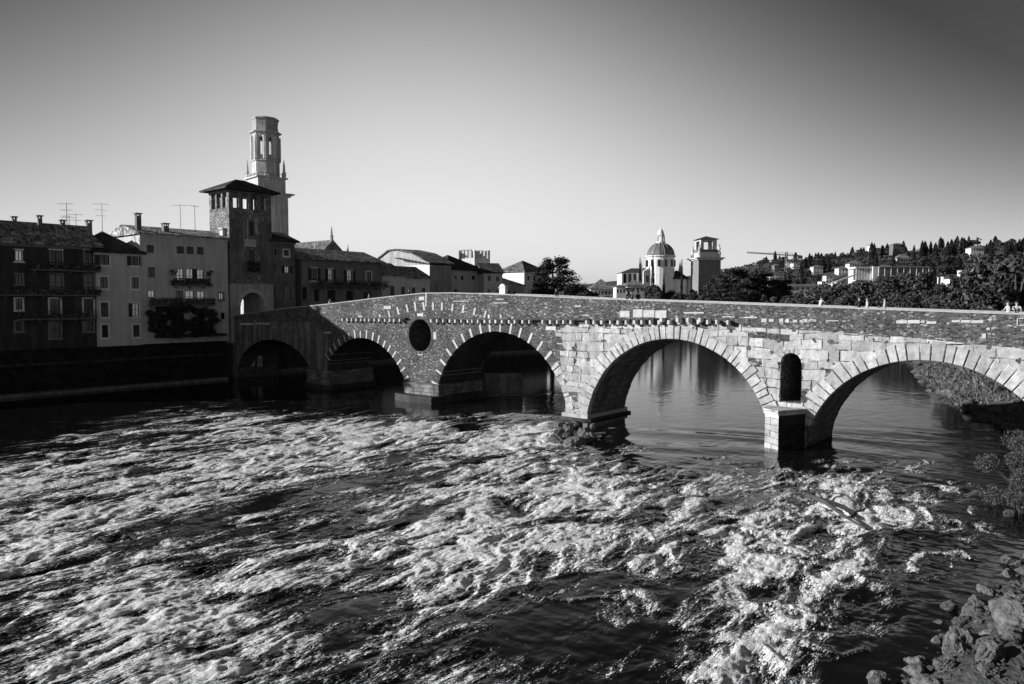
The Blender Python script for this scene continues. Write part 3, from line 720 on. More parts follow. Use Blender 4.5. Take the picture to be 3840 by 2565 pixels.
# ------------------------------------------------------------------ houses
GA = math.atan2(.755, .656)          # the city grid: fronts look down river
def wall_cells(mb, x0, x1, z0, z1, rects, y=0., rev=.22, tone=None):
    """wall sheet at y with rectangular openings and their reveals"""
    xs = sorted({x0, x1, *[max(x0, min(x1, r[0])) for r in rects], *[max(x0, min(x1, r[2])) for r in rects]})
    zs = sorted({z0, z1, *[max(z0, min(z1, r[1])) for r in rects], *[max(z0, min(z1, r[3])) for r in rects]})
    for i in range(len(xs)-1):
        for j in range(len(zs)-1):
            a, b, c, d = xs[i], xs[i+1], zs[j], zs[j+1]
            if b-a < 1e-4 or d-c < 1e-4: continue
            mx_, mz_ = (a+b)/2, (c+d)/2
            if any(r[0] < mx_ < r[2] and r[1] < mz_ < r[3] for r in rects): continue
            mb.add([(a,y,c),(b,y,c),(b,y,d),(a,y,d)], [(0,1,2,3)], tone)
    for r in rects:
        a, c, b, d = r[:4]
        mb.add([(a,y,c),(b,y,c),(b,y,d),(a,y,d),(a,y+rev,c),(b,y+rev,c),(b,y+rev,d),(a,y+rev,d)], [(0,4,5,1),(1,5,6,2),(2,6,7,3),(3,7,4,0)], tone)
def roof_part(kind, L, D, z, rise, oh, mat, root, x0=0.):
    mb = MB(); a, b, c, d = x0-oh, L+oh, -oh, D+oh; t = .22
    if kind == 'gable':
        r0, r1 = (a, D/2, z+rise), (b, D/2, z+rise)
    elif kind == 'hip':
        k = min((b-a)/2-.05, (d-c)/2); r0, r1 = (a+k, D/2, z+rise), (b-k, D/2, z+rise)
    if kind in ('gable', 'hip'):
        for dz in (0, t):
            pass
        vs = [(a,c,z),(b,c,z),(b,d,z),(a,d,z), (a,c,z+t),(b,c,z+t),(b,d,z+t),(a,d,z+t), (r0[0],r0[1],r0[2]+t),(r1[0],r1[1],r1[2]+t)]
        mb.add(vs, [(3,2,1,0),(0,1,5,4),(1,2,6,5),(2,3,7,6),(3,0,4,7),(4,5,9,8),(6,7,8,9),(5,6,9),(7,4,8)])
    elif kind == 'gableend':
        xm = (a+b)/2
        vs = [(a,c,z),(b,c,z),(b,d,z),(a,d,z),(a,c,z+t),(b,c,z+t),(b,d,z+t),(a,d,z+t),(xm,c,z+rise+t),(xm,d,z+rise+t)]
        mb.add(vs, [(3,2,1,0),(0,1,5,4),(1,2,6,5),(2,3,7,6),(3,0,4,7),(5,6,9,8),(7,4,8,9),(4,5,8),(6,7,9)])
    elif kind == 'shed':
        vs = [(a,c,z),(b,c,z),(b,d,z+rise),(a,d,z+rise),(a,c,z+t),(b,c,z+t),(b,d,z+rise+t),(a,d,z+rise+t)]
        mb.add(vs, [(3,2,1,0),(4,5,6,7),(0,1,5,4),(1,2,6,5),(2,3,7,6),(3,0,4,7)])
    elif kind == 'flat':
        mb.box(a, c, z, b, d, z+.35)
    return mb.build('roof', mat, root)
def window(root, rect, style='plain', trim=None, pane='glass'):
    a, c, b, d = rect; fr = MB(); w = .09
    y = .12
    if trim:    # surround set proud of the wall
        tw = .16
        fr.box(a-tw, -.05, c-.12, a+.02, .05, d+.14); fr.box(b-.02, -.05, c-.12, b+tw, .05, d+.14)
        fr.box(a+.02, -.05, d-.02, b-.02, .05, d+.14); fr.box(a-tw-.05, -.1, c-.24, b+tw+.05, .05, c-.12)
        fr.box(a+.02, -.045, c-.12, b-.02, .05, c+.02)
    m = (a+b)/2; w = .055
    fr2 = MB()
    for q in ((a+.022, a+.022+w), (b-w-.022, b-.022), (m-.035, m+.035)): fr2.box(q[0], y, c+.023, q[1], y+.06, d-.023)
    fr2.box(a+.022, y-.004, c+.023, b-.022, y+.055, c+.023+w); fr2.box(a+.022, y-.004, d-.023-w, b-.022, y+.055, d-.023)
    if d-c > 1.6: fr2.box(a+.022, y-.002, (c+d)/2-.03, b-.022, y+.057, (c+d)/2+.03)
    if trim: o = fr.build('window', M[trim], root); fr2.build('frame', M['shutter'], o)
    else: o = fr2.build('window', M['shutter'], root)
    p = MB(); p.box(a+.01, y+.03, c+.01, b-.01, y+.045, d-.01); p.build('pane', M[pane], o)
    if 'shut' in style:
        sw = (b-a)*.52; 
        for s, x in ((-1, a-sw-.03), (1, b+.03)):
            if (s < 0 and 'shutR' in style) or (s > 0 and 'shutL' in style): continue
            sh = MB(); sh.box(x, -.1, c-.02, x+sw, -.052, d+.02)
            k = c+.12
            while k < d-.1: sh.box(x+.06, -.125, k, x+sw-.06, -.1, k+.05); k += .16
            sh.build('shutter', M['shutter_grey' if 'grey' in style else 'shutter'], root)
    if 'closed' in style:
        sh = MB(); sh.box(a+.01, -.02, c+.01, m-.012, .03, d-.01); sh.box(m+.012, -.02, c+.01, b-.01, .03, d-.01)
        k = c+.12
        while k < d-.1: sh.box(a+.08, -.035, k, b-.08, -.02, k+.05); k += .16
        sh.build('shutter', M['shutter_grey' if 'grey' in style else 'shutter'], root)
def house(name, label, cat, F, L, D, z0, z1, wall, roof=('gable', 2., .5, 'roof'), wins=(), vwall=None, group=None, corn=True, sidewins=(), gable=None):
    root = empty(name, (F.x, F.y, 0), F.a, label, cat, group)
    rects = []
    for w in wins:
        x0, y0, x1, y1 = w[:4]
        a, c = F.px(x0, y1); b, d = F.px(x1, y0); _, c2 = F.px(x1, y1); _, d2 = F.px(x0, y0)
        a, b = max(a, .1), min(b, L-.1); c = (c+c2)/2; d = (d+d2)/2; c, d = max(c, z0+.1), min(d, z1-.1)
        if b-a < .2 or d-c < .2: continue
        rects.append((a, c, b, d, w[4] if len(w) > 4 else 'plain', w[5] if len(w) > 5 else None, w[6] if len(w) > 6 else 'glass'))
    mb = MB(); wall_cells(mb, 0, L, z0, z1, rects)
    if gable: mb.prism([(0, z1), (L, z1)]+list(gable), 0., .3)
    elif roof and roof[0] == 'gableend':
        mb.prism([(0, z1-.001), (L, z1-.001), (L/2, z1+roof[1])], 0.003, .3)
        mb.prism([(0, z1-.001), (L, z1-.001), (L/2, z1+roof[1])], D-.3, D-.003)
    elif roof and roof[0] == 'gable':
        for x in (0.003, L-.303):
            n = [(x, 0, z1-.001), (x, D, z1-.001), (x, D/2, z1+roof[1]), (x+.3, 0, z1-.001), (x+.3, D, z1-.001), (x+.3, D/2, z1+roof[1])]
            mb.add(n, [(0,1,2),(3,5,4),(0,3,4,1),(1,4,5,2),(2,5,3,0)])
    # side walls, back wall, ceiling; side windows listed in local metres
    mb.add([(0,0,z0),(0,D,z0),(0,D,z1),(0,0,z1)], [(0,1,2,3)]); mb.add([(L,0,z0),(L,D,z0),(L,D,z1),(L,0,z1)], [(0,1,2,3)])
    mb.add([(0,D,z0),(L,D,z0),(L,D,z1),(0,D,z1)], [(0,1,2,3)]); mb.add([(0,.3,z1-.01),(L,.3,z1-.01),(L,D,z1-.01),(0,D,z1-.01)], [(0,1,2,3)])
    # a dark room lining behind the openings
    for r in rects:
        a, c, b, d = r[:4]; mb.add([(a-.05,.3,c-.05),(b+.05,.3,c-.05),(b+.05,.3,d+.05),(a-.05,.3,d+.05)], [(0,1,2,3)])
    mb.build('wall', M[wall], root)
    for r in rects: window(root, r[:4], r[4], r[5], r[6])
    for (y0, c, y1, d) in sidewins:      # on the left side wall
        w = MB(); w.box(-.05, y0, c, .02, y1, d); o = w.build('window', M['trim_grey'], root)
        p = MB(); p.box(-.06, y0+.1, c+.1, -.052, y1-.1, d-.1); p.build('pane', M['glass'], o)
    if roof:
        ro = roof_part(roof[0], L, D, z1, roof[1], roof[2], M[roof[3]], root)
        if corn:
            k = MB(); k.box(-.12, -.14, z1-.28, L+.12, -.003, z1-.003); k.build('cornice', M['trim_grey' if wall in ('plaster_dark','plaster_brown') else wall], root)
    return root
def chimney(root, x, y, z0, z1, s=.55, mat='plaster_brown'):
    mb = MB(); mb.box(x, y, z0, x+s, y+s, z1); mb.box(x-.12, y-.12, z1+.25, x+s+.12, y+s+.12, z1+.38)
    for q in ((0,0),(s-.12,0),(0,s-.12),(s-.12,s-.12)): mb.box(x+q[0], y+q[1], z1, x+q[0]+.12, y+q[1]+.12, z1+.25)
    ro = [c for c in root.children if c.name.startswith('roof')][0]
    mb.build('chimney', M[mat], ro)
def balcony(root, F, x0, x1, y, depth=1.0, rail=1.0, plants=0., seed=1, y2=None):
    """slab with its iron railing; y = photo row of the slab top at x0"""
    (a, z), (b, z2) = F.px(x0, y), F.px(x1, y2 if y2 else y); z = (z+(z2 if y2 else z))/2
    sb = MB(); sb.box(a, -depth, z-.16, b, -.003, z); 
    k = a+.4
    while k < b: sb.prism([(k, z-.5), (k+.14, z-.5), (k+.14, z-.163), (k, z-.163)], -.35, -.003); k += 1.9
    o = sb.build('balcony', M['ledge'], root)
    r = MB(); r.box(a+.03, -depth+.03, z+rail-.05, b-.03, -depth+.08, z+rail); r.box(a+.03, -depth+.03, z+.06, b-.03, -depth+.07, z+.1)
    for x in (a+.04, b-.08): r.box(x, -depth+.09, z+rail-.05, x+.04, -.01, z+rail)
    n = max(2, int((b-a)/.14))
    for i in range(n+1):
        x = a+.05+(b-a-.1)*i/n; r.box(x-.012, -depth+.035, z, x+.012, -depth+.065, z+rail-.05)
    r.build('railing', M['iron'], o)
    if plants:
        foliage_boxes(root, a, b, -depth-.15, -depth+.45, z+.1, z+.1+plants, int((b-a)*170), seed, 'plants')
def foliage_boxes(root, x0, x1, y0, y1, z0, z1, n, seed, name, size=.16, mat='flower', clump=.5):
    rs = np.random.RandomState(seed); c = np.stack([rs.uniform(x0, x1, n), rs.uniform(y0, y1, n), z0+(z1-z0)*rs.rand(n)**1.2], -1)
    dens = fbm(c[:,0]*1.1, c[:,2]*1.1, 2, seed); c = c[dens > -clump*.5]
    return leaves(c, size, name, M[mat], root, rs)
def leaves(c, size, name, mat, parent, rs, flat=0.):
    n = len(c); v = rs.normal(size=(n, 3)); v /= np.linalg.norm(v, axis=1)[:, None]
    w = rs.normal(size=(n, 3)); 
    if flat: v[:, 2] *= 1-flat; w[:, 2] *= 1-flat
    w -= v*(v*w).sum(1)[:, None]/np.maximum((v*v).sum(1)[:, None], 1e-6); w /= np.linalg.norm(w, axis=1)[:, None]
    s = size*rs.uniform(.6, 1.3, (n, 1)); V = np.stack([c-v*s, c+w*s*.55, c+v*s, c-w*s*.55], 1).reshape(-1, 3)
    return np_mesh(name, V, np.arange(4*n).reshape(-1, 4), mat, parent)

LF = lambda Y: (-58.7+.869*(Y-85.6), Y)      # the quay line
def quay_frame(px, back=0.):
    k = (px-1920)/FPX; Y = (58.7+.869*85.6)/(.869-k); x, y = LF(Y)
    return Frame(x-.755*back, y+.656*back, GA)
def length_to(F, px, v=0.): return F.px(px, 1130, v)[0]

# A: long dark house with balconies
FA = quay_frame(-330, .4); LA = length_to(FA, 366)
Aw = []
for (x0, x1) in ((58, 84), (187, 234), (314, 350)):
    narrow = x1-x0 < 30
    for j, (t0, t1, dt) in enumerate(((466, 545, 600), (642, 716, 765), (822, 905, 955), (992, 1062, 1110))):
        b = dt if x0 == 187 or (x0 == 314 and j < 3) else t1
        Aw.append((x0, 700+t0/1.96, x1 if not (x0 == 187 and j > 1) else 226, 700+b/1.96, 'shut' if j == 0 else ('shutL' if j == 1 else 'plain'), 'trim_grey' if j != 2 and j != 0 else 'trim', 'mirror_glass' if (x0 == 58 and j == 0) else 'glass'))
for x in (-60, -170, -270):
    for (t0, t1) in ((466, 545), (642, 716), (822, 905), (992, 1062)): Aw.append((x, 700+t0/1.96-4, x+24, 700+t1/1.96-4, 'plain', 'trim_grey'))
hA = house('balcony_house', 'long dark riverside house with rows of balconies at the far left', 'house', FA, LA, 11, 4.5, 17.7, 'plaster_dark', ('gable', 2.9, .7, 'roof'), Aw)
for (x0, x1, zz) in ((110, 366, 606), (-150, 366, 790), (60, 352, 972)): balcony(hA, FA, x0, x1, 700+zz/1.96, 1.05, 1.0, .5, seed=int(zz))
chimney(hA, FA.px(150, 840, 4)[0], 4.6, 18.5, 21.3, .45); chimney(hA, FA.px(60, 840, 4)[0], 5.2, 18.5, 21.0, .45); chimney(hA, FA.px(240, 840, 4)[0], 5., 18.5, 21.0, .5)
# behind A: a low gabled roof
FA2 = Frame(*LF(84), GA); FA2 = Frame(-77, 101.5, GA)
house('rear_house', 'tiled attic roof rising behind the dark balcony house at the far left', 'house', Frame(-72.5, 103.0, GA), 13, 8, 5, 19.0, 'plaster_brown', ('gableend', 2.6, .6, 'roof_mid'))
# B: narrow lighter house
FB = quay_frame(366, .1); LB = length_to(FB, 531)
z_ = lambda t: 700+t/1.96
Bw = [(376,z_(497),410,z_(575),'shutL','trim'),(492,z_(500),518,z_(580),'shut','trim'),(374,z_(662),404,z_(748),'plain','trim'),(493,z_(665),521,z_(750),'plain','trim'),
      (378,z_(850),406,z_(958),'plain','trim'),(497,z_(858),521,z_(955),'shutL','trim','mirror_glass'),(382,z_(1015),406,z_(1110),'plain','trim'),(499,z_(1015),524,z_(1105),'plain','trim')]
hB = house('narrow_house', 'narrow plain plastered house four storeys high between the balcony house and the wide pale house', 'house', FB, LB, 10, 5.2, 17.1, 'plaster_mid', ('hip', 2.9, .6, 'roof_dark'), Bw)
chimney(hB, .3, 3.2, 17.5, 21.0, .6)
# C: wide pale house
FC = quay_frame(533, 0.); LC = length_to(FC, 857)
Cw = [(551,z_(430),577,z_(485)),(663,z_(438),690,z_(492)),(700,z_(441),726,z_(495)),(739,z_(444),764,z_(498)),(555,z_(592),581,z_(668)),
      (662,z_(602),688,z_(705),'plain',None,'mirror_glass'),(700,z_(602),727,z_(715),'plain',None,'mirror_glass'),(740,z_(608),764,z_(705),'shutL',None,'mirror_glass'),
      (556,z_(764),580,z_(815),'plain',None,'mirror_glass'),(661,z_(765),687,z_(850)),(697,z_(765),727,z_(852),'plain',None,'mirror_glass'),(740,z_(768),767,z_(855),'plain',None,'mirror_glass'),
      (820,z_(780),838,z_(830),'plain','trim_grey','mirror_glass'),(829,z_(925),843,z_(975)),(660,z_(935),690,z_(1000)),(742,z_(935),768,z_(1000)),(605,z_(940),628,z_(975),'plain',None,'mirror_glass')]
hC = house('wide_house', 'wide pale plastered house with flower balconies, left of the brick tower', 'house', FC, LC, 10, 5.4, 19.75, 'plaster_grey', ('gable', 1.3, .35, 'roof'), [w if len(w) > 4 else w+('plain', None) for w in Cw])
balcony(hC, FC, 645, 780, z_(722), .8, .95, .75, 5); 
balcony(hC, FC, 552, 795, z_(870), 1.0, .95, .7, 6)
a_, b_ = FC.px(645, 1000)[0], FC.px(780, 1000)[0]
for x in (a_, b_): foliage_boxes(hC, x-.4, x+.4, -.9, -.2, FC.px(650, z_(725))[1], FC.px(650, z_(610))[1], 260, int(x*10), 'climber', .14, 'leaf_dark')
rs_ = np.random.RandomState(61); P_ = []
for k_ in range(60):
    xa, ya = rs_.uniform(548, 800), rs_.uniform(880, 1088); 
    if math.hypot((xa-617)/16, (ya-950)/40) < 1 or math.hypot((xa-677)/18, (ya-965)/36) < 1 or math.hypot((xa-752)/16, (ya-965)/34) < 1 or (xa > 770 and ya < 930): continue
    u_, z0_ = FC.px(xa, z_(ya)); d_ = rs_.normal(size=(330, 3)); d_ /= np.linalg.norm(d_, axis=1)[:, None]; d_ *= rs_.rand(330, 1)**.4
    P_.append(np.array([[u_, -.75, z0_]])+d_*np.array([[rs_.uniform(.4, .9), .7, rs_.uniform(.3, .8)]]))
P_ = np.concatenate(P_); P_ = P_[P_[:, 1] < -.05]; leaves(P_, .15, 'hanging_plants', M['leaf_dark'], hC, rs_)
zt = FC.px(700, z_(1085))[1]
tb = MB(); tb.box(FC.px(545,1)[0], -1.9, zt-.3, FC.px(800,1)[0], -.003, zt); tb.build('terrace', M['quay'], hC)
chimney(hC, .15, 1.2, 19.9, 22.2, .6); chimney(hC, FC.px(612,1)[0], 1.5, 20.0, 21.2, .7)
chimney(hC, FC.px(832,1)[0], 1.2, 20, 21.1, .8, 'plaster_white')

# D: medieval brick gate tower
TF = Frame(-40.25, 107.0, math.atan2(.77, .638)); TW, TD = 6.8, 5.4
tw = empty('gate_tower', (TF.x, TF.y, 0), TF.a, 'square medieval brick tower with open loggia and tiled roof above the bridge gate', 'tower')
gz0 = 5.0; zt1 = 24.1
gx = TF.px(946, 1130)[0]; gr_ = 1.95; gtop = TF.px(946, 1097)[1]
lo = MB()
def tower_wall(a0, a1, z0, z1, arch=True):
    pts = [(a0, z0), (gx-gr_, z0)]+[(gx-gr_*math.cos(math.pi*k/18), gtop-gr_+gr_*math.sin(math.pi*k/18)) for k in range(19)]+[(gx+gr_, z0), (a1, z0), (a1, z1), (a0, z1)]
    return pts
zg = TF.px(900, 1064)[1]
lo.prism(tower_wall(-.1, TW+.1, gz0, zg), -.12, TD); lo.build('gate_arch', M['gate_stone'], tw)
ar = MB(); n = 18; vs = []; fs = []
for k in range(n+1):
    an = math.pi*k/n
    for rr_, yy in ((gr_-.01, .1), (gr_-.01, -.2), (gr_+.55, -.2), (gr_+.55, .1)): vs.append((gx-rr_*math.cos(an), yy, gtop-gr_+rr_*math.sin(an)))
for k in range(n):
    for j in range(4): fs.append((k*4+j, k*4+(j+1) % 4, k*4+4+(j+1) % 4, k*4+4+j))
fs += [(0,1,2,3), tuple(n*4+j for j in (3,2,1,0))]
ar.add(vs, fs); ar.build('gate_voussoirs', M['stone_strip'], tw)
wb = MB(); rects = []
for (x0, y0, x1, y1) in ((934, 832, 952, 885), (931, 938, 953, 990)):
    a, c = TF.px(x0, y1); b, d = TF.px(x1, y0); rects.append((a, c, b, d))
wall_cells(wb, 0, TW, zg+.002, zt1, rects, 0, .4)
wb.add([(0,0,zg),(0,TD,zg),(0,TD,zt1),(0,0,zt1)], [(0,1,2,3)]); wb.add([(TW,0,zg),(TW,TD,zg),(TW,TD,zt1),(TW,0,zt1)], [(0,1,2,3)])
wb.add([(0,TD,zg),(TW,TD,zg),(TW,TD,zt1),(0,TD,zt1)], [(0,1,2,3)]); wb.add([(0,0,zt1),(TW,0,zt1),(TW,TD,zt1),(0,TD,zt1)], [(0,1,2,3)])
wb.build('wall', M['tower_brick'], tw)
for r in rects: window(tw, r, 'plain', 'trim_grey')
pm = MB(); a, z = TF.px(880, 820); pm.box(.15, -.04, TF.px(880, 1060)[1]+.5, TF.px(895,1)[0], -.002, z); pm.box(TF.px(958,1)[0], -.04, TF.px(980, 1056)[1], TF.px(1003,1)[0], -.002, z-.3)
pm.build('plaster_patch', M['plaster_brown'], tw)
for (x0, y0, x1, y1) in [(894,818,914,987),(978,925,991,971),(873,1033,891,1048),(983,1012,996,1025),(1004,1002,1016,1060),(925,815,933,900),(957,812,966,880),(880,1000,900,1012),(920,1005,935,1016)]:
    (a, b), (c, d) = TF.px(x0, y1), TF.px(x1, y0); n_ = 9; pl = []
    for i in range(n_):
        t = 2*math.pi*i/n_; cx_, cz_ = math.cos(t), math.sin(t); s_ = 1/max(abs(cx_), abs(cz_))*rnd.uniform(.78, 1.02); pl.append(((a+c)/2+(c-a)/2*cx_*s_, (b+d)/2+(d-b)/2*cz_*s_))
    q = MB(); q.prism(pl, -.025, -.003); q.build('bare_stone_patch', M['gate_stone'], tw)
bc = MB(); a, z = TF.px(918, 1000); b, _ = TF.px(962, 1000)
bc.box(a, -.8, z, b, -.003, z+.12); o = bc.build('balcony', M['ledge'], tw)
rl = MB(); rl.box(a, -.78, z+.9, b, -.74, z+.95)
for i in range(14): x = a+.02+(b-a-.04)*i/13; rl.box(x-.012, -.775, z+.12, x+.012, -.745, z+.9)
rl.build('railing', M['iron'], o); foliage_boxes(tw, a-.1, b+.1, -1.0, -.5, z-.7, z+.8, 500, 44, 'plants', .13, 'leaf_dark')
b2 = MB(); a, z = TF.px(916, 925); b, _ = TF.px(957, 925); b2.box(a, -.25, z, b, -.003, z+1.1); b2.build('oriel', M['stone_strip'], tw)
# loggia piers
zl = 26.55
for y_ in (0, TD-.6):
    xs = [0, 1.55, 3.1, 4.7, TW-.6]
    for i, x in enumerate(xs):
        w_ = .6 if i in (0, 4) else .34
        q = MB(); q.box(x, y_, zt1+.002, x+w_, y_+.6, zl); q.build('loggia_pier', M['tower_brick'], tw)
for x in (0, TW-.6):
    for y_ in (1.7, 3.3):
        q = MB(); q.box(x, y_, zt1+.002, x+.5, y_+.36, zl); q.build('loggia_pier', M['tower_brick'], tw)
q = MB(); q.box(.08, .08, zt1+.003, TW-.08, .35, zt1+.3); q.box(.08, TD-.35, zt1+.003, TW-.08, TD-.08, zt1+.3); q.box(.08, .36, zt1+.003, .35, TD-.36, zt1+.3); q.build('loggia_parapet', M['tower_brick'], tw)
q = MB(); q.box(-.05, -.05, zl+.002, TW+.05, TD+.05, zl+.35); q.build('loggia_beam', M['plaster_brown'], tw)
roof_part('hip', TW, TD, zl+.36, 1.75, 1.0, M['roof_dark'], tw)

FS = Frame(*TF.world(-1.5, 19).xy, .0)
house('added_street_house', 'added pale house brightening the gate arch under the brick tower', 'house', FS, 10, 5, 5, 11, 'plaster_white', ('gable', 1., .3, 'roof_mid'))  # pale house put in so the gate opening looks bright
# E: tall brown house right of the tower
FE = Frame(*TF.world(TW+.15, .35).xy, TF.a); LE = length_to(FE, 1108)
s2 = lambda x, y: (700+x/1.96, 400+y/1.96)
def r2(x0, y0, x1, y1, *k): return (*s2(x0, y0), *s2(x1, y1), *k)
hE = house('brown_house', 'tall narrow brown house standing right beside the brick tower', 'house', FE, LE, 8, 5, 20.0, 'plaster_brown', ('gable', 1.6, .6, 'roof_dark'),
      [r2(638,1045,662,1090,'plain','trim_grey'),r2(712,1052,752,1098,'plain','trim'),r2(638,1162,660,1220,'plain'),r2(720,1172,755,1222,'shut','trim_grey','mirror_glass'),
       r2(636,1322,650,1385,'plain'),r2(730,1325,766,1422,'plain','trim_grey')])
# F: long house with the dark balcony
FF = Frame(-33.2, 118, math.atan2(.80, .60)); LFF = length_to(FF, 1428)
r3 = lambda x0, y0, x1, y1, *k: (1050+x0/2.042, 850+y0/2.042, 1050+x1/2.042, 850+y1/2.042, *k)
hF = house('long_balcony_house', 'long two-storey house with a dark balcony along its front, right of the brown house', 'house', FF, LFF, 10, 5.5, 17.6, 'plaster_tan', ('gable', 2.0, .7, 'roof'),
      [r3(240,318,282,412,'shut','trim','glass'),r3(368,325,404,420,'shut','trim','mirror_glass'),r3(512,335,552,430,'shut','trim','mirror_glass'),r3(660,345,700,432,'plain','trim'),
       r3(145,462,205,560,'plain','trim_grey'),r3(262,478,300,570,'plain'),r3(362,485,425,575,'plain','trim_grey'),r3(508,490,560,565,'plain'),r3(640,500,700,560,'plain')])
balcony(hF, FF, 1165, 1440, 850+445/2.042, 1.3, 1.0, .55, 21, y2=850+466/2.042)
# G: low beige houses and the big gabled house behind
FG = Frame(-23.4, 135, GA); LG = length_to(FG, 1520)
hG = house('low_house', 'low beige house with closed grey shutters behind the top of the bridge', 'house', FG, LG, 9, 5.5, 15.6, 'plaster_light', ('gable', 2.4, .4, 'roof'),
      [r3(845,455,875,530,'closedgrey'),r3(928,460,957,520,'closedgrey')])
FG3 = Frame(*FG.world(LG+.1, .8).xy, GA); LG3 = length_to(FG3, 1612)
house('low_corner_house', 'low beige house with two dark shutters, between its twin and the taller pale house', 'house', FG3, LG3, 9, 5.5, 15.3, 'plaster_light', ('gable', 2.3, .4, 'roof'),
      [r3(1010,465,1036,515,'closedgrey'),r3(1088,468,1112,505,'closedgrey')])
Kx, Ky = -16.5, 150.
FG2 = Frame(-16.5-.656*21, 150+.755*21, math.atan2(-.755, .656))
hG2 = house('gabled_house', 'big pale gabled house with a long sloping roof behind the low beige houses', 'house', FG2, 21, 5.4, 5.5, 18.3, 'plaster_dim', None,
      [r3(832,240,856,270)], gable=[(21, 18.6), (15, 20.7), (9, 21.7), (6, 21.7), (0, 19.6)])
rf = MB(); ln = [(-.5, 19.5), (6, 21.85), (9, 21.85), (15, 20.85), (21.6, 18.5)]
vs = [(x, y, z+dz) for (x, z) in ln for (y, dz) in ((-.4, 0), (5.8, 0), (5.8, .25), (-.4, .25))]; fs = []
for i in range(4):
    for j in range(4): fs.append((i*4+j, i*4+(j+1) % 4, i*4+4+(j+1) % 4, i*4+4+j))
fs += [(0,1,2,3), (19,18,17,16)]; rf.add(vs, fs); rf.build('roof', M['roof_mid'], hG2)
FH1 = Frame(Kx, Ky, GA); LH1 = length_to(FH1, 1688)
house('pale_corner_house', 'tall pale house with four small windows where the big gabled house turns its corner', 'house', FH1, LH1, 10, 5.5, 18.3, 'plaster_light', ('shed', 1.6, .3, 'roof_dark'),
      [r3(1178,345,1200,388,'closedgrey'),r3(1245,348,1268,390,'closedgrey'),r3(1175,465,1200,505),r3(1235,478,1265,505)])
FH2 = Frame(-13.1, 157.5, GA); LH2 = length_to(FH2, 1816)
house('hip_roofed_house', 'grey house with a dark hipped roof below the battlemented tower', 'house', FH2, LH2, 12, 5.5, 17.6, 'plaster_mid', ('hip', 3.4, .5, 'roof_dark'),
      [r3(1335,375,1355,402),r3(1385,378,1406,408),r3(1470,378,1494,406),r3(1335,480,1356,505)])
FH3 = Frame(-6.0, 160, .25); LH3 = length_to(FH3, 1884)
house('bay_house', 'narrow grey house bay at the right end of the dark hipped roof', 'house', FH3, LH3, 10, 5.5, 17.0, 'plaster_mid', ('gable', 2.2, .4, 'roof_dark'),
      [r3(1590,378,1613,416,'closedgrey'),r3(1655,382,1678,420,'closedgrey'),r3(1590,482,1613,505),r3(1655,482,1678,505)])
# battlemented tower
bt = empty('battlement_tower', (-10, 200, 0), GA, 'square tower with swallow-tail battlements above the dark hipped roof', 'tower')
q = MB(); q.box(0, 0, 6, 6.1, 5.9, 22.6); q.build('wall', M['cathedral'], bt)
q = MB()
for i in range(5):
    x = i*1.32
    for y_ in (0, 5.4):
        q.prism([(x, 22.61), (x+.82, 22.61), (x+.82, 24.9), (x+.41, 24.4), (x, 24.9)], y_+.002, y_+.5)
    if 0 < i < 4:
        for x_ in (0.002, 5.6):
            n_ = [(x_, x, 22.61), (x_, x+.82, 22.61), (x_, x+.82, 24.9), (x_, x+.41, 24.4), (x_, x, 24.9)]
            q.add(n_+[(a+.45, b, c) for a, b, c in n_], [(0,1,2,3,4),(9,8,7,6,5),(0,5,6,1),(1,6,7,2),(2,7,8,3),(3,8,9,4),(4,9,5,0)])
q.build('battlements', M['cathedral'], bt)
# I houses
FI1 = Frame(-2.2, 172, GA); LI1 = length_to(FI1, 1966)
house('lean_to_house', 'low lean-to house with a sloping dark roof left of the big cedar', 'house', FI1, LI1, 8, 5.5, 14.6, 'plaster_mid', ('shed', 2.2, .3, 'roof_dark'),
      [r3(1708,495,1724,515),r3(1745,495,1762,515),r3(1790,497,1810,515)])
FI2 = Frame(3.1, 190, GA)
house('white_sided_house', 'house with a sunlit white side and hipped roof, half hidden by the cedar', 'house', FI2, 9.5, 9, 5.5, 18.5, 'plaster_light', ('hip', 2.9, .5, 'roof_mid'),
      [(1978, 1035, 1986, 1050), (2000, 1036, 2008, 1050)], sidewins=[(1.2, 13, 2.2, 15), (5, 13, 6, 15)])

# cathedral behind F: gabled front with pinnacles
FK = Frame(-44.6, 170, GA); LK = length_to(FK, 1312)
ca = house('cathedral_nave', 'grey gabled church front with stone pinnacles behind the long balcony house', 'church', FK, LK, 26, 5.5, 20.4, 'cathedral', ('gableend', 4.6, .3, 'roof_mid'))
for (x, z0, z1) in ((.2, 20, 24.2), (LK/2, 25.0, 28.3), (LK-.2, 20, 24.4)):
    q = MB(); q.rings(x, .3, [(.42, z0), (.42, z0+1), (.55, z0+1.05), (.3, z0+1.3), (.22, z1-1), (.05, z1)], 6); q.build('pinnacle', M['cathedral'], ca)
q = MB(); q.box(-9, 1, 5.5, -.01, 20, 18.3); q.build('aisle', M['cathedral'], ca)
q = MB(); q.add([(-9.5,.6,18.3),(-.02,.6,19.8),(-.02,20.4,19.8),(-9.5,20.4,18.3),(-9.5,.6,18.6),(-.02,.6,20.1),(-.02,20.4,20.1),(-9.5,20.4,18.6)], [(3,2,1,0),(4,5,6,7),(0,1,5,4),(1,2,6,5),(2,3,7,6),(3,0,4,7)]); q.build('roof', M['roof'], ca)

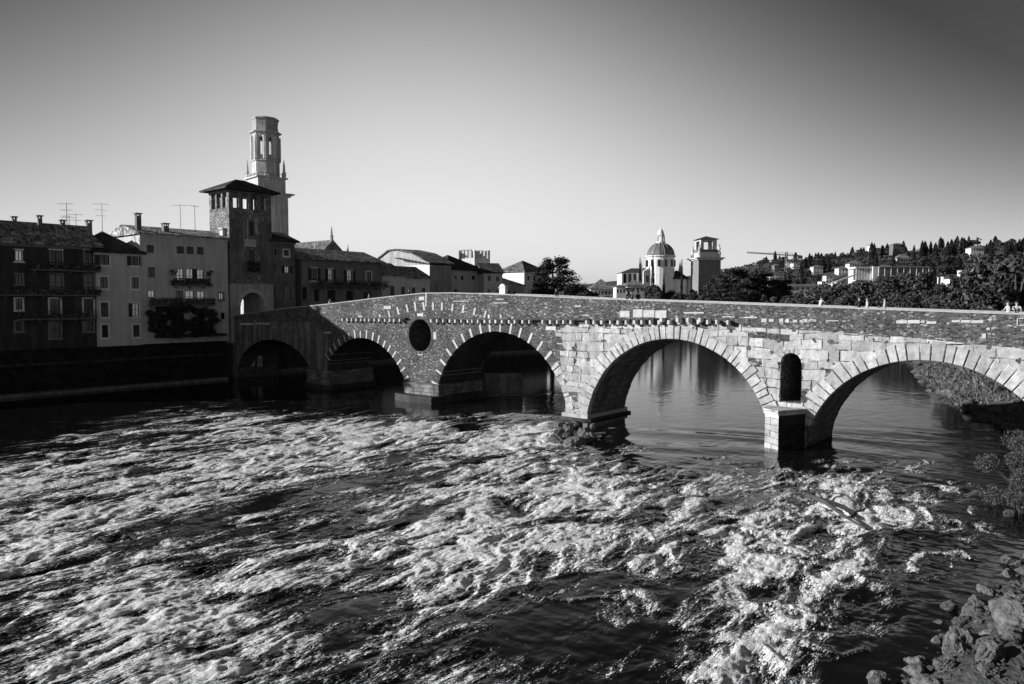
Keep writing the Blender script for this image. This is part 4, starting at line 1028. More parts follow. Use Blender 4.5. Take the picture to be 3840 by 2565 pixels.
# cathedral bell tower
def zz(py, Y=200.): return CAM_H+(1130-py)/FPX*Y
BT = Frame((977-1920)/FPX*200, 200, .726)
bt2 = empty('bell_tower', (BT.x, BT.y, 0), BT.a, 'very tall pale cathedral bell tower, unfinished at the top, behind the brick tower', 'tower')
rw = BT.px(1078, 1130)[0]; lw = 7.6
def stage(name, m, z0, z1, parent=bt2, mat='cathedral'):
    q = MB(); q.box(m, m, z0, rw-m, lw-m, z1); return q.build(name, M[mat], parent)
stage('shaft', -.45, 5.5, zz(728)); 
for x in (-.3, 1.6, 3.6, rw-1.2): 
    q = MB(); q.box(x, -.62, 6, x+.8, -.452, zz(735)); q.build('pilaster', M['cathedral'], bt2)
q = MB(); q.box(-1.6, -1.6, zz(727), rw+1.9, lw+1.6, zz(722)); q.box(-1.0, -1.0, zz(735), rw+1.1, lw+1, zz(727)-.01); q.build('cornice', M['cathedral'], bt2)
stage('middle_stage', 0, zz(722)+.01, zz(667))
q = MB(); q.box(-.55, -.55, zz(667)+.01, rw+.55, lw+.55, zz(662)); q.build('cornice', M['cathedral'], bt2)
q = MB()
for i in range(9):
    q.box(i*rw/8-.1, -.2, zz(662)+.01, i*rw/8+.1, 0, zz(652)); q.box(-.2, i*lw/8-.1, zz(662)+.01, 0, i*lw/8+.1, zz(652))
q.box(-.25, -.25, zz(652)+.01, rw+.2, .0, zz(650)); q.box(-.25, .01, zz(652)+.01, 0, lw, zz(650)); q.build('balustrade', M['cathedral'], bt2)
for (x, y_) in ((.2, lw-.3), (rw-.2, .4), (rw-.3, lw-.3)):
    q = MB(); q.rings(x, y_, [(.55, zz(662)+.02), (.55, zz(645)), (.7, zz(644)), (.4, zz(640)), (.3, zz(615)), (.04, zz(592))], 8); q.build('pinnacle', M['cathedral'], bt2)
# upper octagonal belfry with arched openings
ucx, ucy, ur = rw*.49, lw*.46, 3.5
def octa(name, prof, mat='cathedral'):
    q = MB(); q.rings(ucx, ucy, prof, 8, math.pi/8); return q.build(name, M[mat], bt2)
octa('belfry_base', [(ur+.1, zz(662)+.03), (ur+.1, zz(604))]); octa('cornice', [(ur+.12, zz(604)+.01), (ur+.4, zz(602)), (ur+.4, zz(598)), (ur, zz(597))])
# eight corner piers make the openings
ao = MB(); ap = ur*math.cos(math.pi/8)
for k in range(8):
    a = math.pi/8+k*math.pi/4; cx_, cy_ = ucx+math.cos(a)*(ur-.38), ucy+math.sin(a)*(ur-.38)
    ao.rings(cx_, cy_, [(.86, zz(597)+.01), (.86, zz(510))], 8, math.pi/8)
ao.build('belfry_piers', M['cathedral'], bt2)
q = MB()
for k in range(8):
    a = k*math.pi/4+math.pi/4; cx_, cy_ = math.cos(a), math.sin(a); tx, ty = -cy_, cx_
    z0_, z1_ = zz(524), zz(504); R_ = .85; pts = [(-1.5, z1_), (-1.5, z0_-.2), (-R_, z0_-.2)]+[(-R_*math.cos(math.pi*j/8), z0_-.2+R_*math.sin(math.pi*j/8)) for j in range(1, 8)]+[(R_, z0_-.2), (1.5, z0_-.2), (1.5, z1_)]
    vs = []
    for dd in (ap-.55, ap-.02): vs += [(ucx+cx_*dd+tx*s, ucy+cy_*dd+ty*s, z) for s, z in pts]
    n = len(pts); tr = tessellate_polygon([[Vector((s, z, 0)) for s, z in pts]])
    q.add(vs, [tuple(t_) for t_ in tr]+[tuple(n+i for i in reversed(t_)) for t_ in tr]+[(i, (i+1) % n, n+(i+1) % n, n+i) for i in range(n)])
    for sgn in (-1,):
        vs = []
        for dd in (ap-.5, ap-.05): vs += [(ucx+cx_*dd+tx*s, ucy+cy_*dd+ty*s, z) for s, z in ((-1, zz(597)), (1, zz(597)), (1, zz(580)), (-1, zz(580)))]
        q.add(vs, [(0,1,2,3),(7,6,5,4),(0,4,5,1),(1,5,6,2),(2,6,7,3),(3,7,4,0)])
q.build('belfry_arches', M['cathedral'], bt2)
octa('cornice', [(ur-.02, zz(504)+.01), (ur+.1, zz(500)), (ur+.75, zz(496)), (ur+.75, zz(492)), (ur-.1, zz(490))])
octa('tower_crown', [(ur-.1, zz(490)+.01), (ur-.25, zz(470)), (ur-.1, zz(450)), (ur+.15, zz(445)), (ur+.12, zz(441)), (ur-.5, zz(438))], 'gate_stone')

# ------------------------------------------------------------------ quay along the left bank
qy = empty('quay_wall', (-58.7, 85.6, 0), 0, 'dark wet river wall below the houses on the left bank', 'wall')
def local_pts(P, off):      # offset a polyline to the right hand side (towards the water)
    out = []
    for i, p in enumerate(P):
        a = P[max(0, i-1)]; b = P[min(len(P)-1, i+1)]; dx, dy = b[0]-a[0], b[1]-a[1]; l = math.hypot(dx, dy)
        out.append((p[0]+dy/l*off+58.7, p[1]-dx/l*off-85.6))
    return out
def wall_strip(P, o0, o1, z0, z1, name, mat, root=qy):
    A, B = local_pts(P, o0), local_pts(P, o1); vs = []; fs = []
    for a, b in zip(A, B): vs += [(a[0],a[1],z0),(b[0],b[1],z0),(b[0],b[1],z1),(a[0],a[1],z1)]
    for i in range(len(A)-1):
        for j in range(4): fs.append((i*4+j, i*4+(j+1) % 4, i*4+4+(j+1) % 4, i*4+4+j))
    fs += [(0,1,2,3), tuple(len(vs)-4+j for j in (3,2,1,0))]
    mb = MB(); mb.add(vs, fs); return mb.build(name, mat, root)
QL = [(-150,-19.6),(-120,14.9),(-79,62.3),(-58.7,85.6),(-41.2,105.8)]
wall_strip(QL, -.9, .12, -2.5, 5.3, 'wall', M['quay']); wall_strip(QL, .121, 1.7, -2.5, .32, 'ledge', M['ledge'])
wall_strip(QL[2:], .121, .45, 3.4, 3.75, 'stone_band', M['wet_stone'])
q2 = empty('upstream_quay_wall', (-58.7, 85.6, 0), 0, 'river wall with pale niches seen through the leftmost arch', 'wall')
QU = [(-41.0,109.5),(-34,120),(-14,150),(8,165),(24,200),(45,270),(66,350)]
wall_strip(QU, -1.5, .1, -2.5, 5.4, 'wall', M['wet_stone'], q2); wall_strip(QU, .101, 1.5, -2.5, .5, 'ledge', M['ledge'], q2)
for px_ in (932, 959, 986, 1012):
    p = at_depth(px_, 1365, 113.); q = MB(); s = Vector((p.x+58.7-.3, p.y-85.6-.0, 0))
    q.box(s.x-.0, -85.6+108.2, 1.5, s.x+.75, -85.6+108.6, 3.1); q.build('niche_pillar', M['ledge'], q2)
ws = empty('weir_wall', (-2, 88, 0), .15, 'low pale wall standing in the water behind the third arch from the left', 'wall')
q = MB(); q.box(-1.3, 0, -2, 3.3, 1.0, 2.4); q.build('wall', M['ashlar_weathered'], ws)
q = MB(); q.box(-2.2, -1.2, -2, 4.4, -.003, .12); q.build('ledge', M['ledge'], ws)

# ------------------------------------------------------------------ domed church and its bell tower far upstream
YC = 450.
def zc(py): return CAM_H+(1130-py)/FPX*YC
def s4(x): return 2200+x/2.609
def t4(y): return 850+y/2.609
def xc(px, Y=YC): return (px-1920)/FPX*Y
ch = empty('domed_church', (xc(2475), YC, 0), 0, 'far white church with a ribbed lead dome and lantern upstream', 'church')
cx0 = xc(2475)
def cbox(x0, x1, y0, y1, za, zb, name='wall', mat='plaster_white', root=ch, base=cx0):
    q = MB(); q.box(xc(s4(x0))-base, y0, za, xc(s4(x1))-base, y1, zb); return q.build(name, M[mat], root)
dr = xc(s4(850))-xc(s4(585)); dr /= 2; dcx = xc(s4(717))-cx0
q = MB(); q.rings(dcx, 0, [(dr, 14), (dr, zc(t4(305))), (dr+.9, zc(t4(298))), (dr+.9, zc(t4(288))), (dr-.1, zc(t4(286)))], 24); q.build('drum', M['plaster_white'], ch)
for k in range(12):
    a = math.pi*2*k/12+.2; q = MB(); q.bar((dcx+math.cos(a)*(dr+.02), math.sin(a)*(dr+.02), zc(t4(395))), (dcx+math.cos(a)*(dr+.02), math.sin(a)*(dr+.02), zc(t4(330))), .75, n=8); q.build('window', M['glass'], ch)
zb, zt_ = zc(t4(286)), zc(t4(162)); prof = [(dr*math.cos(t)*.99+0, zb+(zt_-zb)*math.sin(t)) for t in np.linspace(0, 1.35, 12)]
q = MB(); q.rings(dcx, 0, prof, 24); dm = q.build('dome', M['lead'], ch, smooth=True)
for k in range(16):
    a = 2*math.pi*k/16+.1; q = MB()
    for i in range(len(prof)-1):
        (r0, z0), (r1, z1) = prof[i], prof[i+1]; q.bar((dcx+math.cos(a)*r0, math.sin(a)*r0, z0), (dcx+math.cos(a)*r1, math.sin(a)*r1, z1), .22, n=5)
    q.build('rib', M['lead'], dm)
q = MB(); q.rings(dcx, 0, [(2.6, zt_-1.2), (2.6, zt_+.1), (2.9, zt_+.2), (2.9, zt_+.6), (1.1, zt_+.61), (1.1, zt_+4.4), (2.2, zt_+4.5), (2.0, zt_+5), (1.7, zt_+6.5), (.8, zt_+8), (.25, zt_+8.6), (.1, zc(t4(66)))], 12); q.build('lantern', M['plaster_light'], ch)
for k in range(8):
    a = 2*math.pi*k/8; q = MB(); q.bar((dcx+math.cos(a)*2.2, math.sin(a)*2.2, zt_+.6), (dcx+math.cos(a)*2.0, math.sin(a)*2.0, zt_+4.6), .3, n=6); q.build('lantern_column', M['cathedral'], ch)
# nave with tall dark windows on its sunlit flank, gabled chapel, transept and apse
cbox(345, 640, 3, 22, 5, zc(t4(450))); 
q = MB(); a, b = xc(s4(335))-cx0, xc(s4(650))-cx0
q.add([(a,2.5,zc(t4(452))),(b,2.5,zc(t4(452))),(b,22.5,zc(t4(452))),(a,22.5,zc(t4(452))),(a+8.,12,zc(t4(400))),(b,12,zc(t4(400)))], [(3,2,1,0),(0,1,5,4),(2,3,4,5),(1,2,5),(3,0,4)]); q.build('roof', M['roof_dark'], ch)
for x0 in (362, 412, 462):
    a, b = xc(s4(x0))-cx0, xc(s4(x0+30))-cx0; z0_, z1_ = zc(t4(550)), zc(t4(458)); w_ = (b-a)/2
    q = MB(); q.prism([(a, z0_), (b, z0_), (b, z1_-w_)]+[(a+w_+w_*math.cos(math.pi*k/8), z1_-w_+w_*math.sin(math.pi*k/8)) for k in range(1, 8)]+[(a, z1_-w_)], 2.8, 2.99); q.build('window', M['glass'], ch)
a, b = xc(s4(543))-cx0, xc(s4(640))-cx0; zg1 = zc(t4(440))
q = MB(); q.prism([(a, 5), (b, 5), (b, zg1), ((a+b)/2, zc(t4(408))), (a, zg1)], -3, 2.99); q.build('chapel', M['plaster_white'], ch)
q = MB(); q.box((a+b)/2-1.4, -3.1, zc(t4(545)), (a+b)/2+1.4, -3.003, zc(t4(480))); q.build('window', M['glass'], ch)
cbox(640, 850, -1, 14, 5, zc(t4(420)), mat='cathedral')
q = MB(); a, b = xc(s4(640))-cx0, xc(s4(860))-cx0; q.add([(a,-1.5,zc(t4(420))),(b,-1.5,zc(t4(420))),(b,14,zc(t4(420))),(a,14,zc(t4(420))),(a+4,6,zc(t4(396))),(b-4,6,zc(t4(396)))], [(3,2,1,0),(0,1,5,4),(2,3,4,5),(1,2,5),(3,0,4)]); q.build('roof', M['roof_dark'], ch)
q = MB(); ax = xc(s4(880))-cx0; q.rings(ax, 2, [(7.0, 5), (7.0, zc(t4(515)))], 20); q.build('apse', M['plaster_white'], ch)
q = MB(); q.rings(ax, 2, [(8.0, zc(t4(516))), (8.0, zc(t4(508))), (.3, zc(t4(428)))], 20); q.build('roof', M['roof_dark'], ch)
cbox(780, 1000, 6, 16, 5, zc(t4(520)), mat='plaster_light')
for x in (517, 925):
    q = MB(); q.rings(xc(s4(x))-cx0, -4 if x < 600 else 5, [(1.0, 14), (1.0, zc(t4(415))), (.8, zc(t4(410))), (.12, zc(t4(335)))], 6); q.build('spire', M['cathedral'], ch)
for (x0, x1, y_, h) in ((648, 655, -3.2, 430), (690, 700, -3.2, 470)): cbox(x0, x1, -3.6, -1.003, 5, zc(t4(h)), 'buttress', 'plaster_white')

ct = empty('church_belfry', (xc(2627), 440, 0), .10, 'square brick bell tower with arched belfry and hipped roof beside the far domed church', 'tower')
YB = 440.
def zb_(ty): return CAM_H+(1130-t4(ty))/FPX*YB
hw = 6.6
q = MB(); q.box(-hw, -hw, 5, hw, hw, zb_(335)); q.build('shaft', M['plaster_tan'], ct)
q = MB(); q.box(-hw-.8, -hw-.8, zb_(335)+.01, hw+.8, hw+.8, zb_(322)); q.box(-hw-1.8, -hw-1.8, zb_(322)+.01, hw+1.8, hw+1.8, zb_(310)); q.build('cornice', M['cathedral'], ct)
q = MB(); q.box(-5.3, -5.3, zb_(310)+.01, 5.3, 5.3, zb_(255)); q.build('belfry_base', M['cathedral'], ct)
q = MB(); q.box(-5.6, -5.6, zb_(255)+.01, 5.6, 5.6, zb_(232)); q.build('parapet', M['plaster_brown'], ct)
q = MB()
for x in (-4.8, 3.0):
    for y_ in (-4.8, 3.0): q.box(x, y_, zb_(232)+.01, x+1.8, y_+1.8, zb_(150))
q.box(-4.8, -4.8, zb_(150)+.01, 4.8, 4.8, zb_(133)); q.build('belfry_piers', M['cathedral'], ct)
q = MB(); q.add([(-6.2,-6.2,zb_(133)),(6.2,-6.2,zb_(133)),(6.2,6.2,zb_(133)),(-6.2,6.2,zb_(133)),(0,0,zb_(98))], [(3,2,1,0),(0,1,4),(1,2,4),(2,3,4),(3,0,4)]); q.build('roof', M['roof_dark'], ct)
for x in (-5.9, 5.9):
    for y_ in (-5.9, 5.9):
        q = MB(); q.rings(x, y_, [(.9, zb_(310)+.02), (.9, zb_(280)), (1.2, zb_(270)), (.5, zb_(245)), (.9, zb_(225)), (.3, zb_(205)), (.6, zb_(195)), (.1, zb_(185))], 8); q.build('finial', M['cathedral'], ct)

# ------------------------------------------------------------------ far houses on the plain and on the hill
def far_house(label, px0, px1, pyt, Y, wall='plaster_white', roof='roof_mid', rise=1.6, kind='hip', z0=None, D=9, nwin=3, rows=2, ang=0., group=None, name='villa'):
    x0, x1 = xc(px0, Y), xc(px1, Y); zt = CAM_H+(1130-pyt)/FPX*Y; L = (x1-x0)/math.cos(ang)
    zb0 = gh((x0+x1)/2, Y+3)-2 if z0 is None else z0
    F_ = Frame(x0, Y, ang); wins = []
    root = empty(name, (x0, Y, 0), ang, label, 'house', group)
    H_ = min(zt-zb0, rows*3.1+1.2); rects = []
    for r in range(rows):
        for i in range(nwin):
            c = (i+.5)*L/nwin; w_ = min(.65, L/nwin*.3); z_0 = zt-2.4-r*3.1
            if z_0 > zb0+.3: rects.append((c-w_, z_0, c+w_, z_0+1.5))
    mb = MB(); wall_cells(mb, 0, L, zb0, zt, rects, 0, .25)
    mb.add([(0,0,zb0),(0,D,zb0),(0,D,zt),(0,0,zt)], [(0,1,2,3)]); mb.add([(L,0,zb0),(L,D,zb0),(L,D,zt),(L,0,zt)], [(0,1,2,3)])
    mb.add([(0,D,zb0),(L,D,zb0),(L,D,zt),(0,D,zt)], [(0,1,2,3)]); mb.add([(0,.3,zt-.01),(L,.3,zt-.01),(L,D,zt-.01),(0,D,zt-.01)], [(0,1,2,3)])
    mb.build('wall', M[wall], root)
    for r in rects:
        q = MB(); q.box(r[0]-.02, .2, r[1]-.02, r[2]+.02, .27, r[3]+.02); q.build('window', M['glass'], root)
    roof_part(kind, L, D, zt, rise, .5, M[roof], root)
    return root
far_house('long low house with broad worn roof left of the small white cube house', s4(38), s4(272), t4(612), 330, 'plaster_mid', 'roof_mid', 4.5, z0=4, nwin=7, rows=1, D=14, name='low_farmhouse')
far_house('small white cube house with tiny windows behind the middle of the bridge', s4(288), s4(380), t4(590), 300, 'plaster_white', 'roof_mid', .9, z0=4, nwin=3, rows=1, name='white_house')
far_house('smaller white house just right of the white cube house', s4(396), s4(446), t4(612), 305, 'plaster_white', 'roof_mid', .7, z0=4, nwin=2, rows=1, name='white_house')
far_house('house under a brown roof in front of the domed church nave', s4(395), s4(560), t4(578), 330, 'plaster_mid', 'roof_mid', 2.4, z0=4, nwin=4, rows=1, name='low_farmhouse')
h = far_house('long modern white building with flat roof and dark window bands among the trees', 2903, 3056, 1070, 380, 'plaster_white', 'trim', .3, 'flat', nwin=8, rows=2, name='modern_building')
q = MB(); a = 0; L_ = xc(3056,380)-xc(2903,380)
for (u0, u1, z0_) in ((.03, .30, 1083), (.36, .50, 1083), (.6, .92, 1090)):
    zt = CAM_H+(1130-z0_)/FPX*380; q.box(L_*u0, -.12, zt-.55, L_*u1, -.01, zt)
q.build('window_band', M['glass'], h)
def s5(x): return 2900+x/2.498
def t5(y): return 850+y/2.498
HL = [('white villa with a bare wall under the crane', 125, 168, 335, 640, 'plaster_white', 1.), ('white villa half hidden by cypresses, right of the crane', 178, 240, 345, 640, 'plaster_white', 1.),
      ('grey villa with a low roof right of the dark cypress pair', 365, 455, 378, 620, 'plaster_grey', 1.6), ('small white turret house with two tall windows on the lower slope', 486, 545, 462, 520, 'plaster_white', .6),
      ('low white terrace house left of the turret house', 445, 484, 515, 522, 'plaster_white', .4), ('white house at the foot of the slanting wall', 590, 660, 512, 518, 'plaster_white', 1.),
      ('low white garage house between the turret house and the slanting wall', 548, 588, 535, 516, 'plaster_white', .3),
      ('white house with a pointed hipped roof and finial on the slope', 700, 820, 352, 600, 'plaster_light', 3.), ('bright little villa peeping between cypresses on the slope', 600, 690, 392, 610, 'plaster_white', 1.4),
      ('pale villa with dark arcade right of the big white gable', 975, 1128, 392, 560, 'plaster_light', 2.6), ('grey house with a broad pyramid roof amid the dark hill trees', 1150, 1270, 300, 660, 'plaster_grey', 4.),
      ('little turret villa on the skyline left of the cypress wood', 895, 930, 178, 760, 'plaster_light', 1.2), ('low white villa on the skyline beside the turret villa', 935, 985, 205, 770, 'plaster_white', .8),
      ('long roofed villa on the skyline', 1105, 1210, 172, 760, 'plaster_brown', 1.6), ('dark modern house with white triangular gable on the right skyline', 1830, 1950, 205, 640, 'plaster_white', 2.2),
      ('white house with flat terraces on the right part of the slope', 1640, 1800, 492, 470, 'plaster_white', .6), ('small white house left of the terraced white house', 1580, 1625, 470, 472, 'plaster_white', .8),
      ('white cottage low on the right slope above the bridge', 1740, 1800, 655, 400, 'plaster_white', .8), ('second white cottage low on the right slope, under the large dark trees', 1812, 1880, 640, 402, 'plaster_white', .8),
      ('white narrow house standing upright above the terraced house', 1765, 1790, 410, 520, 'plaster_white', .5), ('villa with dark roof left of the crane mast', 2, 52, 365, 650, 'plaster_brown', 1.6),
      ('pale long villa below the crane', -40, 90, 440, 600, 'plaster_light', .6)]
def seat(px0, px1, pyt, Y0, hh=6.2):
    best = (1e9, Y0)
    for Y_ in np.arange(max(380, Y0-160), Y0+300, 8.):
        x = xc((px0+px1)/2, Y_); z = gh(x, Y_); e = abs(CAM_H+(1130-pyt)/FPX*Y_-z-hh)+abs(Y_-Y0)*.004
        if z > 7 and e < best[0]: best = (e, Y_)
    return best[1]
HL = [(lab, a, b, t, seat(s5(a), s5(b), t5(t), Y), w, rise) for (lab, a, b, t, Y, w, rise) in HL]
for (lab, a, b, t, Y, w, rise) in HL:
    far_house(lab, s5(a), s5(b), t5(t), Y, w, 'roof_mid', rise, 'hip' if rise > .9 else 'flat', nwin=max(2, int((b-a)/24)), rows=1 if t % 2 else 2, D=8)
# the big white gabled villa with columns
Yv = 545.; vv = empty('columned_villa', (xc(s5(760), Yv), Yv, 0), 0, 'large white villa with open columned front and a tall gable wall on the slope', 'house')
def zv(y): return CAM_H+(1130-t5(y))/FPX*Yv
Lv = xc(s5(905), Yv)-xc(s5(760), Yv); zb0 = gh(xc(s5(850), Yv), Yv)-3
q = MB(); q.box(0, 3.6, zb0, Lv, 12, zv(400)); q.box(0, 0, zb0, Lv, 3.6, zv(500)); q.build('wall', M['plaster_grey'], vv)
q = MB(); q.box(-.5, -.5, zv(392), Lv+.5, 12, zv(378)); q.build('roof', M['plaster_white'], vv)
for i in range(6):
    x = .4+(Lv-1.2)*i/5; q = MB(); q.box(x, .1, zv(500)+.01, x+.5, .6, zv(392)-.01); q.build('column', M['plaster_white'], vv)
q = MB(); q.box(Lv+.51, -1.5, zb0, Lv+4., 11, zv(376)); q.build('gable_wall', M['plaster_white'], vv)
q = MB(); q.prism([(-18, zv(535)), (-18, zv(525)), (.0, zv(440)), (.0, zv(455))], -2, -1); q.build('slanting_wall', M['plaster_white'], vv)
# long canopy roof on posts
vc = empty('long_pergola', (xc(s5(975), 585), 585, 0), 0, 'long level canopy roof on white posts crossing the hillside', 'pergola')
Lc = xc(s5(1450), 585)-xc(s5(975), 585); zc5 = lambda y: CAM_H+(1130-t5(y))/FPX*585
q = MB(); q.box(0, 0, zc5(382), Lc, 5, zc5(374)); q.build('roof', M['plaster_dim'], vc)
q = MB(); q.box(.5, 1.2, gh(xc(s5(1200),585), 585)-6, Lc-.5, 4.8, zc5(382)-.2); q.build('back_wall', M['plaster_brown'], vc)
for i in range(9):
    x = Lc*i/8-.25+(.3 if i == 0 else (-.3 if i == 8 else 0)); q = MB(); q.box(x, .2, max(gh(xc(s5(975),585)+x, 585)-1, zc5(382)-7), x+.4, .6, zc5(382)-.01); q.build('post', M['plaster_white'], vc)
# crane
cr = empty('tower_crane', (xc(s5(110), 700), 700, 0), .2, 'slim tower crane over the hillside villas', 'crane')
zk = lambda y: CAM_H+(1130-t5(y))/FPX*700
def lattice(a, b, w, mb, r=.22):
    a, b = Vector(a), Vector(b); d = (b-a); n = max(2, int(d.length/2.5)); dn = d.normalized(); x = dn.orthogonal().normalized()*w; y_ = dn.cross(x)
    cs_ = [x+y_, x-y_, -x-y_, -x+y_]
    for c in cs_: mb.bar(a+c, b+c, r, n=4)
    for i in range(n):
        for j in range(4): mb.bar(a+d*(i/n)+cs_[j], a+d*((i+1)/n)+cs_[(j+1) % 4], r*.6, n=3)
q = MB(); lattice((0,0,gh(cr.location.x,700)-1), (0,0,zk(240)), .8, q, .3); q.build('mast', M['trim_grey'], cr)
q = MB(); lattice((0,0,zk(268)), (-40,0,zk(250)), .45, q, .15); q.build('jib', M['trim_grey'], cr)
q = MB(); lattice((0,0,zk(268)), (16,0,zk(275)), .45, q, .15); q.build('counter_jib', M['trim_grey'], cr)
q = MB(); q.box(12,-1.2,zk(275)-2.5,16,1.2,zk(275)); q.build('counterweight', M['trim_grey'], cr)
q = MB(); q.bar((0,0,zk(240)),(-26,0,zk(256)),.12); q.bar((0,0,zk(240)),(14,0,zk(272)),.12); q.build('stay_cable', M['iron'], cr)

# ------------------------------------------------------------------ trees
def crown_pts(rs, n, shape):
    """leaf positions gathered in clumps through the crown's volume"""
    P = []
    for (cx_, cy_, cz_, r, w) in shape:
        k = int(n*w); d = rs.normal(size=(k, 3)); d /= np.linalg.norm(d, axis=1)[:, None]
        rr_ = r*rs.uniform(.35, 1, (k, 1))**.6; P.append(np.array([[cx_, cy_, cz_]])+d*rr_*np.array([[1, 1, .8]]))
    return np.concatenate(P)
def broadleaf(seed, H=10., R=4., n=3600, mat='leaf', size=.32, name='broadleaf_tree'):
    rs = np.random.RandomState(seed); root = empty(name, (0, 0, 0)); sh = []
    K = 26
    for i in range(K):
        a = rs.uniform(0, 2*math.pi); t = rs.uniform(0, 1); prof = math.sin(math.pi*(.18+.75*t))**.7
        rad = R*prof*rs.uniform(.25, .95); r = R*rs.uniform(.2, .38)
        sh.append((math.cos(a)*rad, math.sin(a)*rad, H*(.24+.68*t), r, r*r))
    s = sum(q[4] for q in sh); sh = [(*q[:4], q[4]/s) for q in sh]
    leaves(crown_pts(rs, n, sh), size, 'crown', M[mat], root, rs)
    mb = MB(); mb.bar((0,0,-1), (.1,0,H*.35), R*.09, R*.06, 8); mb.bar((.1,0,H*.35), (0,.2,H*.8), R*.06, R*.015, 6)
    for q in sh[::3]: mb.bar((.05,.0,min(H*.45, q[2]*.6)), (q[0]*.8, q[1]*.8, q[2]), R*.03, R*.01, 5)
    mb.build('trunk', M['bark'], root); return root
def cypress(seed, H=14., R=1.3, n=1500, name='cypress'):
    rs = np.random.RandomState(seed); root = empty(name, (0, 0, 0)); z = rs.rand(n)**.9; 
    prof = np.minimum(1, (1-z)*2.6)**.8*np.minimum(1, z*6+.5)*(1+.22*pnoise(z*7, z*0+seed, seed)); a = rs.uniform(0, 2*math.pi, n)
    r = R*prof*rs.uniform(.5, 1.05, n); P = np.stack([np.cos(a)*r, np.sin(a)*r, H*(.05+.95*z)], -1)
    leaves(P, .42, 'crown', M['leaf_cypress'], root, rs)
    mb = MB(); mb.bar((0,0,-1), (0,0,H*.85), .25, .05, 6); mb.build('trunk', M['bark'], root); return root
def cedar(seed, H, R, n=9000, name='cedar_tree', layers=9, top=.35, mat='leaf_dark', size=.28):
    rs = np.random.RandomState(seed); root = empty(name, (0, 0, 0)); P = []; mb = MB()
    mb.bar((0,0,-1), (0,0,H*.95), R*.07, R*.015, 8)
    for L_ in range(layers):
        t = (L_+.5)/layers; z = H*(.22+.74*t); rad = R*(1-(1-top)*t**1.6)*(.75 if L_ == 0 else 1)
        for b in range(rs.randint(4, 7)):
            a = rs.uniform(0, 2*math.pi); l = rad*rs.uniform(.6, 1.05); ex, ey = math.cos(a)*l, math.sin(a)*l
            mb.bar((0,0,z-.06*H), (ex*.9,ey*.9,z+rs.uniform(-.3,.5)), R*.025, R*.008, 5)
            k = int(n/layers/5.); u = rs.uniform(.25, 1.05, k); w = rs.normal(0, .16*rad, k)
            P.append(np.stack([ex*u-math.sin(a)*w, ey*u+math.cos(a)*w, z+rs.normal(0, .022*H, k)+.02*H], -1))
    leaves(np.concatenate(P), size, 'crown', M[mat], root, rs, .55); mb.build('trunk', M['bark'], root); return root
def place(proto, used, x, y, s, label, cat, group=None, sz=None, z=None):
    o = proto if id(proto) not in used else copy_tree(proto); used.add(id(proto))
    o.location = (x, y, (gh(x, y)-.2) if z is None else z); o.scale = (s, s, sz or s); o.rotation_euler[2] = rnd.uniform(0, 6.28)
    tag(o, label, cat, group); return o
used = set()
B_ = [broadleaf(11, mat='leaf_dark'), broadleaf(12, H=9, R=4.6), broadleaf(13, H=12, R=4.2, mat='leaf_dark'), broadleaf(14, H=9, R=4, mat='leaf')]
C_ = [cypress(21), cypress(22, H=15, R=1.6), cypress(23, H=12, R=1.2)]
# the cedar beside the white sided house
cz = cedar(31, 16.2, 8.6, 14000); p = at_depth(2072, 1130, 165); cz.location = (p.x, p.y, 4.6)
tag(cz, 'big spreading cedar rising behind the bridge right of the houses', 'tree'); cz.rotation_euler[2] = .7
# pines right of the church belfry
for i, (px_, Y_, H_, R_) in enumerate([(2745, 325, 21, 12), (2850, 335, 20, 11), (2925, 340, 17, 9)]):
    t = cedar(41+i, H_, R_, 14000, 'pine_tree', 8, .5, size=.5); p = at_depth(px_, 1130, Y_); t.location = (p.x, p.y, 4.2)
    tag(t, ['broad dark pine just right of the church belfry', 'second broad pine right of the church belfry, above the long white building', 'smallest pine above the left end of the long white building'][i], 'tree')
# band of dark trees behind the parapet: rows of (px, distance, crown top row in the photograph)
band_ = []
rb = random.Random(5)
for px_, yt in [(2150,1062),(2185,1078),(2220,1085),(2350,1112),(2395,1100),(2430,1075),(2455,1062),(2480,1095),(2510,1085),(2545,1100),(2570,1098),(2600,1085),(2635,1075),(2665,1060),(2700,1052),(2740,1050),
                (2775,1060),(2810,1066),(2845,1062),(2870,1090),(2905,1115),(2945,1120),(2980,1115),(3020,1112),(3060,1095),(3085,1070),(3120,1078),(3155,1066),(3190,1068),(3225,1058),(3265,1052),(3300,1045),(3345,1035),(3385,1028),(3425,1018),(3465,1015),(3505,1062),
                (3545,1088),(3585,1110),(3625,1105)]:
    Y_ = rb.uniform(225, 245) if px_ < 2300 else float(np.interp(px_, [2300,2420,2780,2900,3100,3400,3600], [330,400,400,330,280,235,200]))*rb.uniform(.97, 1.05)
    band_.append((px_, Y_, yt, 1.))
for px_ in range(2240, 3640, 44):
    Y_ = float(np.interp(px_, [2240,2420,2780,2900,3100,3640], [330,385,385,300,250,180]))*rb.uniform(.95, 1.02)
    band_.append((px_+rb.uniform(-12, 12), Y_, (1105 if px_ > 2420 else 1118)+rb.uniform(-8, 8), 1.))
for px_, yt in [(3650,1000),(3690,975),(3730,960),(3770,965),(3810,950),(3850,960),(3890,970),(3940,960),(4000,970),(3660,1075),(3740,1070),(3800,1060),(3860,1080)]:
    band_.append((px_, rb.uniform(112, 135), yt, 1.))
nb = 0
